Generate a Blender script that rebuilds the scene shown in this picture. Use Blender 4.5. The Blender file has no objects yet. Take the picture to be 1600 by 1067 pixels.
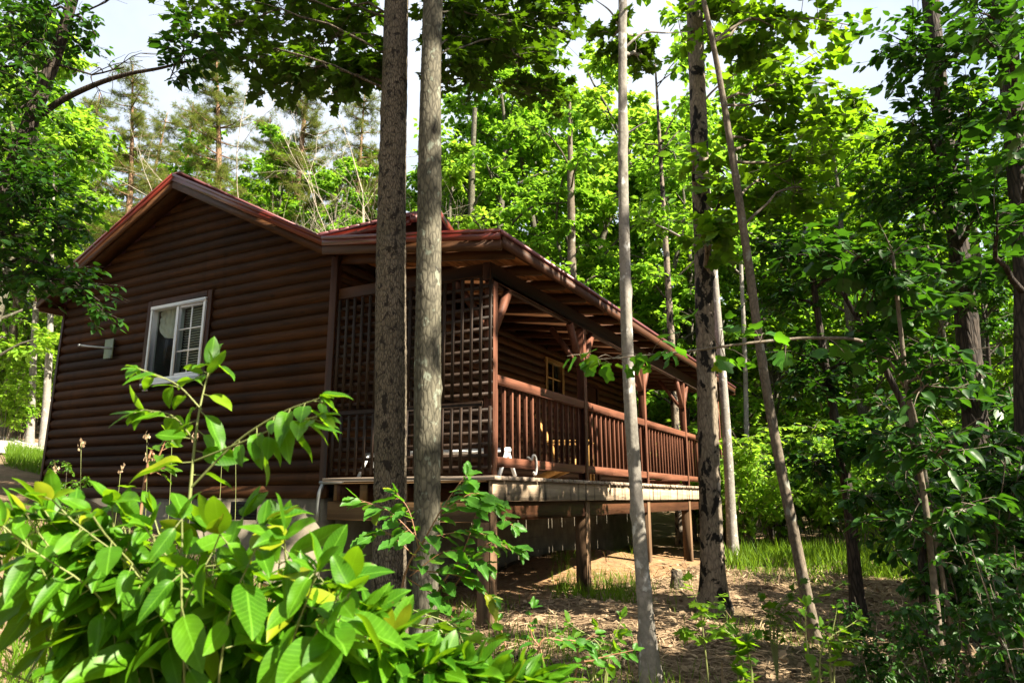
import bpy, math, random
import numpy as np
from mathutils import Vector, Matrix
R = math.radians
PI = math.pi
sc = bpy.context.scene
col = sc.collection
# ------------------------------------------------------------------ camera
EYE = 1.45
PITCH = math.atan(243 / 1102)
CP, SP = math.cos(PITCH), math.sin(PITCH)
cam_d = bpy.data.cameras.new('camera')
cam = bpy.data.objects.new('camera', cam_d)
col.objects.link(cam)
cam.location = (0, 0, EYE)
cam.rotation_euler = (PI / 2 + PITCH, 0, 0)
cam_d.sensor_width = 36
cam_d.lens = 1102 / 1600 * 36
cam_d.clip_start = 0.05
cam_d.clip_end = 1000
cam_d.dof.use_dof = True
cam_d.dof.focus_distance = 7.5
cam_d.dof.aperture_fstop = 5.6
sc.camera = cam
# ------------------------------------------------------------------ world + sun
SUN_AZ, SUN_EL = R(120), R(43)
w = bpy.data.worlds.new('World')
sc.world = w
w.use_nodes = True
nt = w.node_tree
nt.nodes.clear()
sky = nt.nodes.new('ShaderNodeTexSky')
sky.sky_type = 'NISHITA'
sky.sun_disc = False
sky.sun_elevation = SUN_EL
sky.sun_rotation = SUN_AZ
sky.air_density = 0.7
sky.dust_density = 3.0
sky.ozone_density = 1.0
bg = nt.nodes.new('ShaderNodeBackground')
bg.inputs['Strength'].default_value = 0.080
wo = nt.nodes.new('ShaderNodeOutputWorld')
# thin bright cloud over the blue
tcw = nt.nodes.new('ShaderNodeTexCoord'); cn = nt.nodes.new('ShaderNodeTexNoise')
cn.inputs['Scale'].default_value = 2.6; cn.inputs['Detail'].default_value = 6; cn.inputs['Roughness'].default_value = 0.55
nt.links.new(tcw.outputs['Generated'], cn.inputs['Vector'])
cr = nt.nodes.new('ShaderNodeValToRGB'); cr.color_ramp.elements[0].position = 0.22; cr.color_ramp.elements[1].position = 0.55
cr.color_ramp.elements[0].color = (0.35, 0.35, 0.35, 1)
nt.links.new(cn.outputs[0], cr.inputs[0])
cm = nt.nodes.new('ShaderNodeMix'); cm.data_type = 'RGBA'
cm.inputs[7].default_value = (2.35, 2.55, 2.85, 1)
nt.links.new(cr.outputs[0], cm.inputs[0]); nt.links.new(sky.outputs[0], cm.inputs[6])
nt.links.new(cm.outputs[2], bg.inputs[0])
nt.links.new(bg.outputs[0], wo.inputs[0])
sun_d = bpy.data.lights.new('sun', 'SUN')
sun_d.energy = 5.0
sun_d.angle = R(0.5)
sun_d.color = (1.0, 0.90, 0.72)
sun = bpy.data.objects.new('sun', sun_d)
col.objects.link(sun)
SDIR = Vector((math.sin(SUN_AZ) * math.cos(SUN_EL), math.cos(SUN_AZ) * math.cos(SUN_EL), math.sin(SUN_EL)))
sun.rotation_euler = SDIR.to_track_quat('Z', 'Y').to_euler()
sun.location = SDIR * 40
sc.view_settings.view_transform = 'Standard'
sc.view_settings.look = 'None'
sc.view_settings.exposure = 2.45
sc.view_settings.gamma = 1.0
sc.render.engine = 'CYCLES'
sc.cycles.max_bounces = 8
sc.cycles.diffuse_bounces = 4
sc.cycles.glossy_bounces = 2
sc.cycles.transmission_bounces = 5
sc.cycles.sample_clamp_indirect = 6
sc.cycles.use_denoising = True

# ------------------------------------------------------------------ helpers
def at(px, py, Y):
    """the world point seen at photo pixel (px,py) at forward distance Y"""
    tx, ty = (px - 800) / 1102, (533.5 - py) / 1102
    k = Y / (CP - ty * SP)
    return np.array((tx * k, Y, EYE + (SP + ty * CP) * k))

def pxm(px, py, Y):
    ty = (533.5 - py) / 1102
    return (Y / (CP - ty * SP)) / 1102

def sstep(v):
    v = np.clip(v, 0, 1)
    return v * v * (3 - 2 * v)

def G(x, y):
    """ground height"""
    x = np.asarray(x, float); y = np.asarray(y, float)
    z = 0.03 + 0.30 * sstep(y / 10.0)
    z = z + 1.25 * sstep(-(x + 1.0) / 6.0)
    left = sstep(-(x + 4) / 5.0)
    z = z + left * (0.085 * np.clip(y - 10, 0, 30) + 0.10 * np.clip(-x - 7, 0, 40))
    z = z + 0.05 * np.clip(y - 22, 0, 60)
    z = z + 0.05 * np.sin(x * 1.3 + 0.7) * np.sin(y * 1.1) + 0.025 * np.sin(x * 3.1 + y * 2.3)
    z = z + 0.22 * np.exp(-(((x - 1.2) / 1.5) ** 2 + ((y - 11.6) / 1.9) ** 2))
    return z

def g(x, y):
    return float(G(x, y))

def mesh_arrays(name, verts, faces_flat, face_len, smooth=False):
    me = bpy.data.meshes.new(name)
    nv, nl, nf = len(verts), len(faces_flat), len(face_len)
    me.vertices.add(nv); me.loops.add(nl); me.polygons.add(nf)
    me.vertices.foreach_set('co', np.asarray(verts, np.float32).ravel())
    me.loops.foreach_set('vertex_index', np.asarray(faces_flat, np.int32))
    st = np.zeros(nf, np.int32)
    fl = np.asarray(face_len, np.int32)
    st[1:] = np.cumsum(fl)[:-1]
    me.polygons.foreach_set('loop_start', st)
    if smooth:
        me.polygons.foreach_set('use_smooth', np.ones(nf, bool))
    me.update(calc_edges=True)
    me.validate()
    return me

def link(name, me, m, parent=None, loc=None):
    o = bpy.data.objects.new(name, me)
    col.objects.link(o)
    if me is not None and m is not None:
        me.materials.append(m)
    if parent is not None:
        o.parent = parent
    if loc is not None:
        o.location = loc
    return o

def tag(o, label=None, cat=None, group=None, kind=None):
    if label: o['label'] = label
    if cat: o['category'] = cat
    if group: o['group'] = group
    if kind: o['kind'] = kind
    return o

def empty(name, loc, rz=0.0):
    o = bpy.data.objects.new(name, None)
    col.objects.link(o)
    o.location = loc
    o.rotation_euler = (0, 0, rz)
    o.empty_display_size = 0.2
    return o

class MB:
    """collects shapes of one mesh"""
    def __init__(self):
        self.v = []; self.f = []; self.l = []; self.n = 0
    def add(self, verts, faces):
        verts = np.asarray(verts, float)
        for f in faces:
            self.f.extend([i + self.n for i in f]); self.l.append(len(f))
        self.v.append(verts); self.n += len(verts)
        return self
    def raw(self, verts, flat, lens):
        self.v.append(np.asarray(verts, float)); self.f.extend((np.asarray(flat) + self.n).tolist())
        self.l.extend(np.asarray(lens).tolist()); self.n += len(verts)
    def box(self, x0, x1, y0, y1, z0, z1):
        v = [(x0,y0,z0),(x1,y0,z0),(x1,y1,z0),(x0,y1,z0),(x0,y0,z1),(x1,y0,z1),(x1,y1,z1),(x0,y1,z1)]
        return self.add(v, [(0,3,2,1),(4,5,6,7),(0,1,5,4),(1,2,6,5),(2,3,7,6),(3,0,4,7)])
    def bbox(self, x0, x1, y0, y1, z0, z1, b=0.006):
        """box with chamfered edges"""
        xs, ys, zs = (x0, x1), (y0, y1), (z0, z1)
        v = []; idx = {}
        for i in (0, 1):
            for j in (0, 1):
                for k in (0, 1):
                    sx, sy, sz = (b, -b)[i], (b, -b)[j], (b, -b)[k]
                    idx[i,j,k,0] = len(v); v.append((xs[i], ys[j]+sy, zs[k]+sz))
                    idx[i,j,k,1] = len(v); v.append((xs[i]+sx, ys[j], zs[k]+sz))
                    idx[i,j,k,2] = len(v); v.append((xs[i]+sx, ys[j]+sy, zs[k]))
        I = lambda i,j,k,a: idx[i,j,k,a]
        F = [(I(0,0,0,0),I(0,0,1,0),I(0,1,1,0),I(0,1,0,0)), (I(1,0,0,0),I(1,1,0,0),I(1,1,1,0),I(1,0,1,0)),
             (I(0,0,0,1),I(1,0,0,1),I(1,0,1,1),I(0,0,1,1)), (I(0,1,0,1),I(0,1,1,1),I(1,1,1,1),I(1,1,0,1)),
             (I(0,0,0,2),I(0,1,0,2),I(1,1,0,2),I(1,0,0,2)), (I(0,0,1,2),I(1,0,1,2),I(1,1,1,2),I(0,1,1,2))]
        for i in (0,1):
            for j in (0,1):
                F.append((I(i,j,0,0),I(i,j,1,0),I(i,j,1,1),I(i,j,0,1)))
                F.append((I(i,0,j,0),I(i,0,j,2),I(i,1,j,2),I(i,1,j,0)))
                F.append((I(0,i,j,1),I(1,i,j,1),I(1,i,j,2),I(0,i,j,2)))
        for i in (0,1):
            for j in (0,1):
                for k in (0,1):
                    F.append((I(i,j,k,0),I(i,j,k,1),I(i,j,k,2)))
        return self.add(v, F)
    def bar(self, a, b, w, h, up=(0,0,1)):
        """rectangular bar from a to b; w across, h along up"""
        a = Vector(a); b = Vector(b); d = (b-a).normalized(); u = Vector(up)
        s = d.cross(u).normalized(); u = s.cross(d).normalized()
        v = []
        for p in (a, b):
            for sx, su in ((-1,-1),(1,-1),(1,1),(-1,1)):
                v.append(p + s*(sx*w/2) + u*(su*h/2))
        return self.add([tuple(q) for q in v], [(0,1,2,3),(7,6,5,4),(0,4,5,1),(1,5,6,2),(2,6,7,3),(3,7,4,0)])
    def prism_x(self, poly, x0, x1):
        """polygon in (y,z) pulled along x"""
        n = len(poly)
        v = [(x0,y,z) for y,z in poly] + [(x1,y,z) for y,z in poly]
        F = [tuple(range(n)), tuple(range(2*n-1, n-1, -1))]
        for i in range(n):
            j = (i+1) % n
            F.append((i, i+n, j+n, j))
        return self.add(v, F)
    def prism_y(self, poly, y0, y1):
        n = len(poly)
        v = [(x,y0,z) for x,z in poly] + [(x,y1,z) for x,z in poly]
        F = [tuple(range(n)), tuple(range(2*n-1, n-1, -1))]
        for i in range(n):
            j = (i+1) % n
            F.append((i, i+n, j+n, j))
        return self.add(v, F)
    def tube(self, pts, rad, n=6, cap=True, rough=0.0, rng=None):
        pts = np.asarray(pts, float); m = len(pts)
        rad = np.broadcast_to(np.asarray(rad, float), (m,))
        tan = np.gradient(pts, axis=0); tan /= np.linalg.norm(tan, axis=1, keepdims=True) + 1e-9
        ref = np.array((0.0, 0, 1)) if abs(tan[0, 2]) < 0.8 else np.array((1.0, 0, 0))
        s = np.cross(tan, ref); s /= np.linalg.norm(s, axis=1, keepdims=True) + 1e-9
        u = np.cross(s, tan)
        a = np.linspace(0, 2*PI, n, endpoint=False)
        rr = rad[:, None] * np.ones((1, n))
        if rough and rng is not None:
            rr = rr * (1 + rough * rng.standard_normal((m, n)))
        V = pts[:, None, :] + rr[:, :, None] * (np.cos(a)[None, :, None]*s[:, None, :] + np.sin(a)[None, :, None]*u[:, None, :])
        i = np.arange(m-1)[:, None]*n; j = np.arange(n)[None, :]; jn = (j+1) % n
        Q = np.stack((i+j, i+jn, i+n+jn, i+n+j), -1).reshape(-1, 4)
        flat = Q.ravel().tolist(); lens = [4]*len(Q)
        if cap:
            flat += list(range(n-1, -1, -1)) + list(range((m-1)*n, m*n)); lens += [n, n]
        self.raw(V.reshape(-1, 3), flat, lens)
        return self
    def mesh(self, name, off=None, smooth=False):
        V = np.concatenate(self.v)
        if off is not None: V = V - np.asarray(off, float)
        return mesh_arrays(name, V, self.f, self.l, smooth)
    def build(self, name, m, parent=None, off=None, smooth=False):
        return link(name, self.mesh(name, off, smooth), m, parent)

# ------------------------------------------------------------------ materials
def newmat(name):
    m = bpy.data.materials.new(name); m.use_nodes = True
    nt = m.node_tree; nt.nodes.clear()
    out = nt.nodes.new('ShaderNodeOutputMaterial')
    b = nt.nodes.new('ShaderNodeBsdfPrincipled')
    nt.links.new(b.outputs[0], out.inputs[0])
    return m, nt, b, out

def N(nt, t, **kw):
    n = nt.nodes.new('ShaderNode' + t)
    for k, v in kw.items():
        if k in n.inputs.keys():
            n.inputs[k].default_value = v
        else:
            setattr(n, k, v)
    return n

def ramp(nt, fac, stops):
    n = nt.nodes.new('ShaderNodeValToRGB')
    e = n.color_ramp.elements
    while len(e) < len(stops): e.new(0.5)
    for i, (p, c) in enumerate(stops):
        e[i].position = p
        e[i].color = (c[0], c[1], c[2], 1) if isinstance(c, (tuple, list)) else (c, c, c, 1)
    nt.links.new(fac, n.inputs[0])
    return n.outputs[0]

def mix(nt, f, a, b, mode='MIX'):
    n = nt.nodes.new('ShaderNodeMix'); n.data_type = 'RGBA'; n.blend_type = mode
    for s, v in ((n.inputs[0], f), (n.inputs[6], a), (n.inputs[7], b)):
        if isinstance(v, bpy.types.NodeSocket): nt.links.new(v, s)
        elif isinstance(v, (int, float)): s.default_value = v if s.type == 'VALUE' else (v, v, v, 1)
        else: s.default_value = (v[0], v[1], v[2], 1)
    return n.outputs[2]

def coords(nt, scale=(1, 1, 1)):
    tc = nt.nodes.new('ShaderNodeTexCoord'); mp = nt.nodes.new('ShaderNodeMapping')
    mp.inputs['Scale'].default_value = scale
    nt.links.new(tc.outputs['Object'], mp.inputs[0])
    return mp.outputs[0]

def noise(nt, vec, scale, detail=4, rough=0.55, dist=0.0):
    n = nt.nodes.new('ShaderNodeTexNoise')
    n.inputs['Scale'].default_value = scale; n.inputs['Detail'].default_value = detail
    n.inputs['Roughness'].default_value = rough; n.inputs['Distortion'].default_value = dist
    nt.links.new(vec, n.inputs['Vector'])
    return n.outputs[0]

def bump(nt, b, h, strength=0.5, dist=0.01):
    n = nt.nodes.new('ShaderNodeBump')
    n.inputs['Strength'].default_value = strength; n.inputs['Distance'].default_value = dist
    nt.links.new(h, n.inputs['Height']); nt.links.new(n.outputs[0], b.inputs['Normal'])

def island(nt):
    return nt.nodes.new('ShaderNodeNewGeometry').outputs['Random Per Island']

def leaf_mat(name, dark, light, trans, tf=0.4, rough=0.38, spec=0.4, hueclump=0.7, veins=0):
    m, nt, b, out = newmat(name)
    isl = island(nt)
    c = ramp(nt, isl, [(0.0, dark), (0.55, tuple((a+q)/2 for a, q in zip(dark, light))), (1.0, light)])
    v = coords(nt)
    nz = noise(nt, v, hueclump, 2)
    c = mix(nt, ramp(nt, nz, [(0.3, 0.0), (0.7, 1.0)]), c, mix(nt, 0.5, c, light), 'MIX')
    if veins:
        at_ = nt.nodes.new('ShaderNodeAttribute'); at_.attribute_name = 'leaf_xy'
        sx = nt.nodes.new('ShaderNodeSeparateXYZ'); nt.links.new(at_.outputs['Vector'], sx.inputs[0])
        def mth(op, p, q=0.0):
            n_ = nt.nodes.new('ShaderNodeMath'); n_.operation = op
            for k_, u_ in enumerate((p, q)):
                if isinstance(u_, bpy.types.NodeSocket): nt.links.new(u_, n_.inputs[k_])
                else: n_.inputs[k_].default_value = u_
            return n_.outputs[0]
        ax = mth('ABSOLUTE', sx.outputs[0])
        rib = ramp(nt, ax, [(0.006, 1.0), (0.02, 0.0)])
        sv = mth('SINE', mth('MULTIPLY', mth('SUBTRACT', sx.outputs[1], mth('MULTIPLY', ax, 0.9)), veins))
        sv = ramp(nt, sv, [(0.82, 0.0), (1.0, 0.6)])
        vm = mth('MAXIMUM', rib, sv)
        c = mix(nt, mth('MULTIPLY', vm, 0.55), c, tuple(min(1, x*1.7+.02) for x in light))
        mot = noise(nt, v, 40, 4, 0.6)
        c = mix(nt, 1.0, c, ramp(nt, mot, [(0.3, 0.75), (0.7, 1.12)]), 'MULTIPLY')
        sp_n = noise(nt, v, 55, 3, 0.6)
        c = mix(nt, ramp(nt, sp_n, [(0.71, 0.0), (0.74, 0.8)]), c, (0.09, 0.05, 0.012))
        c = mix(nt, ramp(nt, isl, [(0.93, 0.0), (0.95, 0.7)]), c, (0.26, 0.27, 0.012))
        bump(nt, b, vm, -0.5, 0.002)
    nt.links.new(c, b.inputs['Base Color'])
    b.inputs['Roughness'].default_value = rough
    b.inputs['Specular IOR Level'].default_value = spec
    tr = nt.nodes.new('ShaderNodeBsdfTranslucent')
    tcol = mix(nt, isl, trans, tuple(x*0.6 for x in trans))
    nt.links.new(tcol, tr.inputs[0])
    ms = nt.nodes.new('ShaderNodeMixShader'); ms.inputs[0].default_value = tf
    nt.links.new(b.outputs[0], ms.inputs[1]); nt.links.new(tr.outputs[0], ms.inputs[2])
    nt.links.new(ms.outputs[0], out.inputs[0])
    return m

def wood_mat(name, c1, c2, axis, rough=0.6, var=0.35, knots=False, stain=None, spec=0.18, grain=1.0):
    m, nt, b, out = newmat(name)
    s = [22, 22, 22]; s[axis] = 1.2
    v = coords(nt, tuple(s))
    n1 = noise(nt, v, grain, 6, 0.65, 0.6)
    c = ramp(nt, n1, [(0.3, c1), (0.7, c2)])
    v2 = coords(nt)
    n2 = noise(nt, v2, 1.3, 3)
    c = mix(nt, ramp(nt, n2, [(0.35, 0.0), (0.7, 1.0)]), c, mix(nt, 1.0, c, (0.62, 0.6, 0.58), 'MULTIPLY'))
    isl = island(nt)
    c = mix(nt, 1.0, c, ramp(nt, isl, [(0.0, 1-var), (1.0, 1+var)]), 'MULTIPLY')
    if knots:
        vo = nt.nodes.new('ShaderNodeTexVoronoi'); vo.inputs['Scale'].default_value = 1.0
        sk = [5.5, 5.5, 5.5]; sk[axis] = 2.2
        nt.links.new(coords(nt, tuple(sk)), vo.inputs['Vector'])
        c = mix(nt, ramp(nt, vo.outputs['Distance'], [(0.05, 0.75), (0.13, 0.0)]), c, tuple(x*0.25 for x in c1))
    if stain:
        sv = [9, 9, 9]; sv[2] = 0.8
        n3 = noise(nt, coords(nt, tuple(sv)), 1.0, 4, 0.6)
        c = mix(nt, ramp(nt, n3, [(0.53, 0.0), (0.62, 0.9)]), c, stain)
    if name.startswith('log'):
        n5 = noise(nt, coords(nt, (5, 5, 0.45)), 1.0, 5, 0.65)
        c = mix(nt, ramp(nt, n5, [(0.52, 0.0), (0.72, 0.55)]), c, tuple(x*0.35 for x in c1))
        n6 = noise(nt, v, 3.0, 5, 0.75)
        c = mix(nt, ramp(nt, n6, [(0.62, 0.0), (0.74, 0.55)]), c, tuple(x*2.0+0.004 for x in c2))
    nt.links.new(c, b.inputs['Base Color'])
    b.inputs['Roughness'].default_value = rough
    b.inputs['Specular IOR Level'].default_value = spec
    bump(nt, b, n1, 0.35, 0.004)
    return m

def bark_mat(name, c1, c2, patch=None, pth=(0.56, 0.62), pale=None, scale=1.0, stretch=0.25, bumpd=0.015, pscale=6, fur=1.0):
    m, nt, b, out = newmat(name)
    v = coords(nt, (1, 1, stretch))
    n1 = noise(nt, v, 26*scale, 6, 0.7, 0.3)
    vo = nt.nodes.new('ShaderNodeTexVoronoi'); vo.feature = 'DISTANCE_TO_EDGE'; vo.inputs['Scale'].default_value = 30*scale
    nt.links.new(coords(nt, (1, 1, stretch*0.7)), vo.inputs['Vector'])
    h = mix(nt, 0.5*fur, n1, ramp(nt, vo.outputs['Distance'], [(0.0, 0.0), (0.25, 1.0)]))
    c = ramp(nt, h, [(0.2, c1), (0.65, c2)])
    nl = noise(nt, coords(nt), 2.2, 3)
    c = mix(nt, ramp(nt, nl, [(0.35, 0.0), (0.7, 0.8)]), c, mix(nt, 1.0, c, (0.6, 0.62, 0.55), 'MULTIPLY'))
    if pale:
        n3 = noise(nt, coords(nt, (1, 1, 0.7)), pscale*1.3, 4, 0.55)
        c = mix(nt, ramp(nt, n3, [(0.6, 0.0), (0.66, 0.85)]), c, pale)
    if patch:
        n2 = noise(nt, coords(nt, (1, 1, 0.6)), pscale, 5, 0.6, 0.4)
        c = mix(nt, ramp(nt, n2, [(pth[0], 0.0), (pth[1], 1.0)]), c, patch)
    nt.links.new(c, b.inputs['Base Color'])
    b.inputs['Roughness'].default_value = 0.85
    b.inputs['Specular IOR Level'].default_value = 0.2
    bump(nt, b, h, 0.8, bumpd)
    return m

def plain(name, c, rough=0.6, metal=0.0, var=0.15, sc_=8, spec=0.4):
    m, nt, b, out = newmat(name)
    n1 = noise(nt, coords(nt), sc_, 4)
    cc = ramp(nt, n1, [(0.3, tuple(x*(1-var) for x in c)), (0.7, tuple(min(1, x*(1+var)) for x in c))])
    nt.links.new(cc, b.inputs['Base Color'])
    b.inputs['Roughness'].default_value = rough; b.inputs['Metallic'].default_value = metal
    b.inputs['Specular IOR Level'].default_value = spec
    return m

M = {}
M['log_y'] = wood_mat('log_stain_y', (0.014, 0.0048, 0.0009), (0.060, 0.0225, 0.0048), 1, 0.68, 0.45, knots=True, spec=0.15)
M['log_x'] = wood_mat('log_stain_x', (0.014, 0.0048, 0.0009), (0.060, 0.0225, 0.0048), 0, 0.68, 0.45, knots=True, spec=0.15)
M['trim_z'] = wood_mat('brown_trim_z', (0.026, 0.0085, 0.003), (0.070, 0.025, 0.009), 2, 0.55, 0.2)
M['trim_x'] = wood_mat('brown_trim_x', (0.035, 0.013, 0.006), (0.085, 0.034, 0.015), 0, 0.55, 0.2)
M['trim_y'] = wood_mat('brown_trim_y', (0.035, 0.014, 0.005), (0.080, 0.033, 0.012), 1, 0.55, 0.2)
M['rail_x'] = wood_mat('rail_stain_x', (0.075, 0.027, 0.015), (0.18, 0.070, 0.040), 0, 0.6, 0.2)
M['rail_z'] = wood_mat('rail_stain_z', (0.065, 0.025, 0.015), (0.17, 0.070, 0.043), 2, 0.6, 0.45)
M['lattice'] = wood_mat('lattice_stain', (0.014, 0.008, 0.005), (0.036, 0.022, 0.015), 2, 0.55, 0.25)
M['soffit'] = wood_mat('soffit_board', (0.17, 0.060, 0.018), (0.36, 0.15, 0.05), 0, 0.6, 0.3)
M['deck'] = wood_mat('weathered_deck', (0.20, 0.15, 0.11), (0.36, 0.29, 0.23), 1, 0.8, 0.25)
M['rim'] = wood_mat('weathered_rim', (0.26, 0.19, 0.125), (0.50, 0.39, 0.28), 0, 0.8, 0.1, knots=True, stain=(0.035, 0.025, 0.018))
M['beam'] = wood_mat('treated_beam', (0.10, 0.055, 0.022), (0.20, 0.12, 0.055), 1, 0.75, 0.2, knots=True)
M['deck_post'] = wood_mat('treated_post', (0.085, 0.050, 0.028), (0.17, 0.105, 0.060), 2, 0.75, 0.2)
M['tan'] = wood_mat('tan_frame', (0.38, 0.25, 0.09), (0.55, 0.38, 0.16), 2, 0.6, 0.1)
M['chair'] = wood_mat('chair_wood', (0.28, 0.15, 0.04), (0.42, 0.24, 0.08), 0, 0.6, 0.2)
M['red'] = plain('red_metal', (0.095, 0.011, 0.006), 0.32, 0.0, 0.18, 5, 0.5)
M['roofmetal'] = plain('dark_red_roof', (0.13, 0.045, 0.05), 0.35, 0.3, 0.2, 3, 0.5)
M['white'] = plain('white_vinyl', (0.72, 0.74, 0.76), 0.4, 0, 0.05)
M['dark'] = plain('dark_inside', (0.012, 0.011, 0.010), 0.9, 0, 0.2)
M['curtain'] = plain('curtain_cloth', (0.72, 0.70, 0.66), 0.9, 0, 0.12, 14)
M['blind'] = plain('blind_slat', (0.70, 0.72, 0.70), 0.6)
M['steel'] = plain('galvanised', (0.30, 0.32, 0.33), 0.4, 0.7, 0.2)
M['plate'] = plain('plate_grey_green', (0.16, 0.19, 0.12), 0.45, 0.2, 0.15)
M['hose'] = plain('pale_hose', (0.33, 0.32, 0.30), 0.6)
m, nt, b, out = newmat('window_glass')
b.inputs['Base Color'].default_value = (0.02, 0.025, 0.025, 1); b.inputs['Roughness'].default_value = 0.04
tp = nt.nodes.new('ShaderNodeBsdfTransparent'); ms = nt.nodes.new('ShaderNodeMixShader'); ms.inputs[0].default_value = 0.16
tp.inputs[0].default_value = (0.9, 0.95, 0.93, 1)
nt.links.new(tp.outputs[0], ms.inputs[1]); nt.links.new(b.outputs[0], ms.inputs[2]); nt.links.new(ms.outputs[0], out.inputs[0])
M['glass'] = m
# concrete block
m, nt, b, out = newmat('concrete_block')
tc = nt.nodes.new('ShaderNodeTexCoord'); sp = nt.nodes.new('ShaderNodeSeparateXYZ'); cb = nt.nodes.new('ShaderNodeCombineXYZ')
ad = nt.nodes.new('ShaderNodeMath'); ad.operation = 'ADD'
nt.links.new(tc.outputs['Object'], sp.inputs[0]); nt.links.new(sp.outputs[0], ad.inputs[0]); nt.links.new(sp.outputs[1], ad.inputs[1])
nt.links.new(ad.outputs[0], cb.inputs[0]); nt.links.new(sp.outputs[2], cb.inputs[1])
br = nt.nodes.new('ShaderNodeTexBrick')
br.inputs['Color1'].default_value = (0.14, 0.120, 0.088, 1); br.inputs['Color2'].default_value = (0.20, 0.172, 0.126, 1); br.inputs['Mortar'].default_value = (0.15, 0.13, 0.10, 1)
br.inputs['Scale'].default_value = 1.0; br.inputs['Brick Width'].default_value = 0.40; br.inputs['Row Height'].default_value = 0.20; br.inputs['Mortar Size'].default_value = 0.008
nt.links.new(cb.outputs[0], br.inputs[0])
nz = noise(nt, tc.outputs['Object'], 5, 5)
c = mix(nt, 1.0, br.outputs[0], ramp(nt, nz, [(0.3, 0.6), (0.7, 1.15)]), 'MULTIPLY')
nt.links.new(c, b.inputs['Base Color']); b.inputs['Roughness'].default_value = 0.95
bump(nt, b, br.outputs['Fac'], -0.5, 0.006)
M['block'] = m
# ground
m, nt, b, out = newmat('forest_floor')
v = coords(nt)
n1 = noise(nt, v, 0.55, 5, 0.6); n2 = noise(nt, v, 7, 6, 0.7); n3 = noise(nt, v, 45, 4, 0.7)
c = ramp(nt, n2, [(0.25, (0.045, 0.030, 0.018)), (0.5, (0.150, 0.100, 0.058)), (0.75, (0.30, 0.215, 0.135))])
c2 = ramp(nt, n3, [(0.3, (0.09, 0.055, 0.028)), (0.7, (0.30, 0.22, 0.15))])
c = mix(nt, 0.5, c, c2)
c = mix(nt, ramp(nt, n1, [(0.5, 0.0), (0.68, 0.6)]), c, (0.045, 0.065, 0.018))
nt.links.new(c, b.inputs['Base Color']); b.inputs['Roughness'].default_value = 0.95; b.inputs['Specular IOR Level'].default_value = 0.1
bump(nt, b, mix(nt, 0.5, n2, n3), 0.9, 0.05)
M['ground'] = m
m, nt, b, out = newmat('bare_soil')
v = coords(nt); n2 = noise(nt, v, 9, 6, 0.7); n3 = noise(nt, v, 60, 3)
c = ramp(nt, n2, [(0.3, (0.13, 0.064, 0.024)), (0.7, (0.29, 0.17, 0.075))])
nt.links.new(c, b.inputs['Base Color']); b.inputs['Roughness'].default_value = 0.95
bump(nt, b, mix(nt, 0.4, n2, n3), 0.8, 0.04)
M['soil'] = m
m, nt, b, out = newmat('gravel_drive')
v = coords(nt); n2 = noise(nt, v, 30, 5, 0.7); n1 = noise(nt, v, 1.2, 3)
c = ramp(nt, n2, [(0.3, (0.26, 0.23, 0.20)), (0.7, (0.55, 0.50, 0.46))])
nt.links.new(c, b.inputs['Base Color']); b.inputs['Roughness'].default_value = 0.95
bump(nt, b, n2, 0.8, 0.02)
M['gravel'] = m

M['bark_grey'] = bark_mat('bark_grey_brown', (0.035, 0.028, 0.021), (0.165, 0.135, 0.100), patch=(0.022, 0.017, 0.013), pth=(0.555, 0.60), pscale=17, scale=2.0, stretch=0.42, bumpd=0.018)
M['bark_lichen'] = bark_mat('bark_grey_lichen', (0.028, 0.026, 0.019), (0.115, 0.105, 0.078), patch=(0.026, 0.022, 0.017), pth=(0.60, 0.66), pale=(0.16, 0.18, 0.14), pscale=9, stretch=0.5, bumpd=0.008, fur=0.7)
M['bark_pale'] = bark_mat('bark_pale_smooth', (0.11, 0.10, 0.088), (0.24, 0.22, 0.20), pale=(0.42, 0.42, 0.41), patch=(0.07, 0.06, 0.05), pth=(0.66, 0.70), pscale=8, stretch=0.9, bumpd=0.004, fur=0.25)
M['bark_mottled'] = bark_mat('bark_mottled', (0.07, 0.055, 0.042), (0.22, 0.18, 0.14), patch=(0.010, 0.009, 0.008), pth=(0.52, 0.56), pscale=7.5, stretch=0.5, bumpd=0.008, fur=0.5)
M['bark_brown'] = bark_mat('bark_thin_brown', (0.05, 0.04, 0.03), (0.16, 0.13, 0.10), pale=(0.2, 0.2, 0.17), pscale=6, stretch=0.7, bumpd=0.004, fur=0.4)
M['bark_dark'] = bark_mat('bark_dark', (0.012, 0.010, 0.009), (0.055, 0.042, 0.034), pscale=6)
M['bark_pine'] = bark_mat('bark_pine', (0.07, 0.04, 0.025), (0.28, 0.17, 0.11), pscale=5)
M['bark_dead'] = bark_mat('bark_dead', (0.20, 0.17, 0.13), (0.42, 0.37, 0.30), pscale=5, bumpd=0.003)
M['twig_green'] = plain('green_stem', (0.14, 0.16, 0.05), 0.6)
M['twig_red'] = plain('brown_stem', (0.20, 0.10, 0.05), 0.6)
M['cutwood'] = plain('cut_wood', (0.26, 0.19, 0.12), 0.8)

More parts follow.
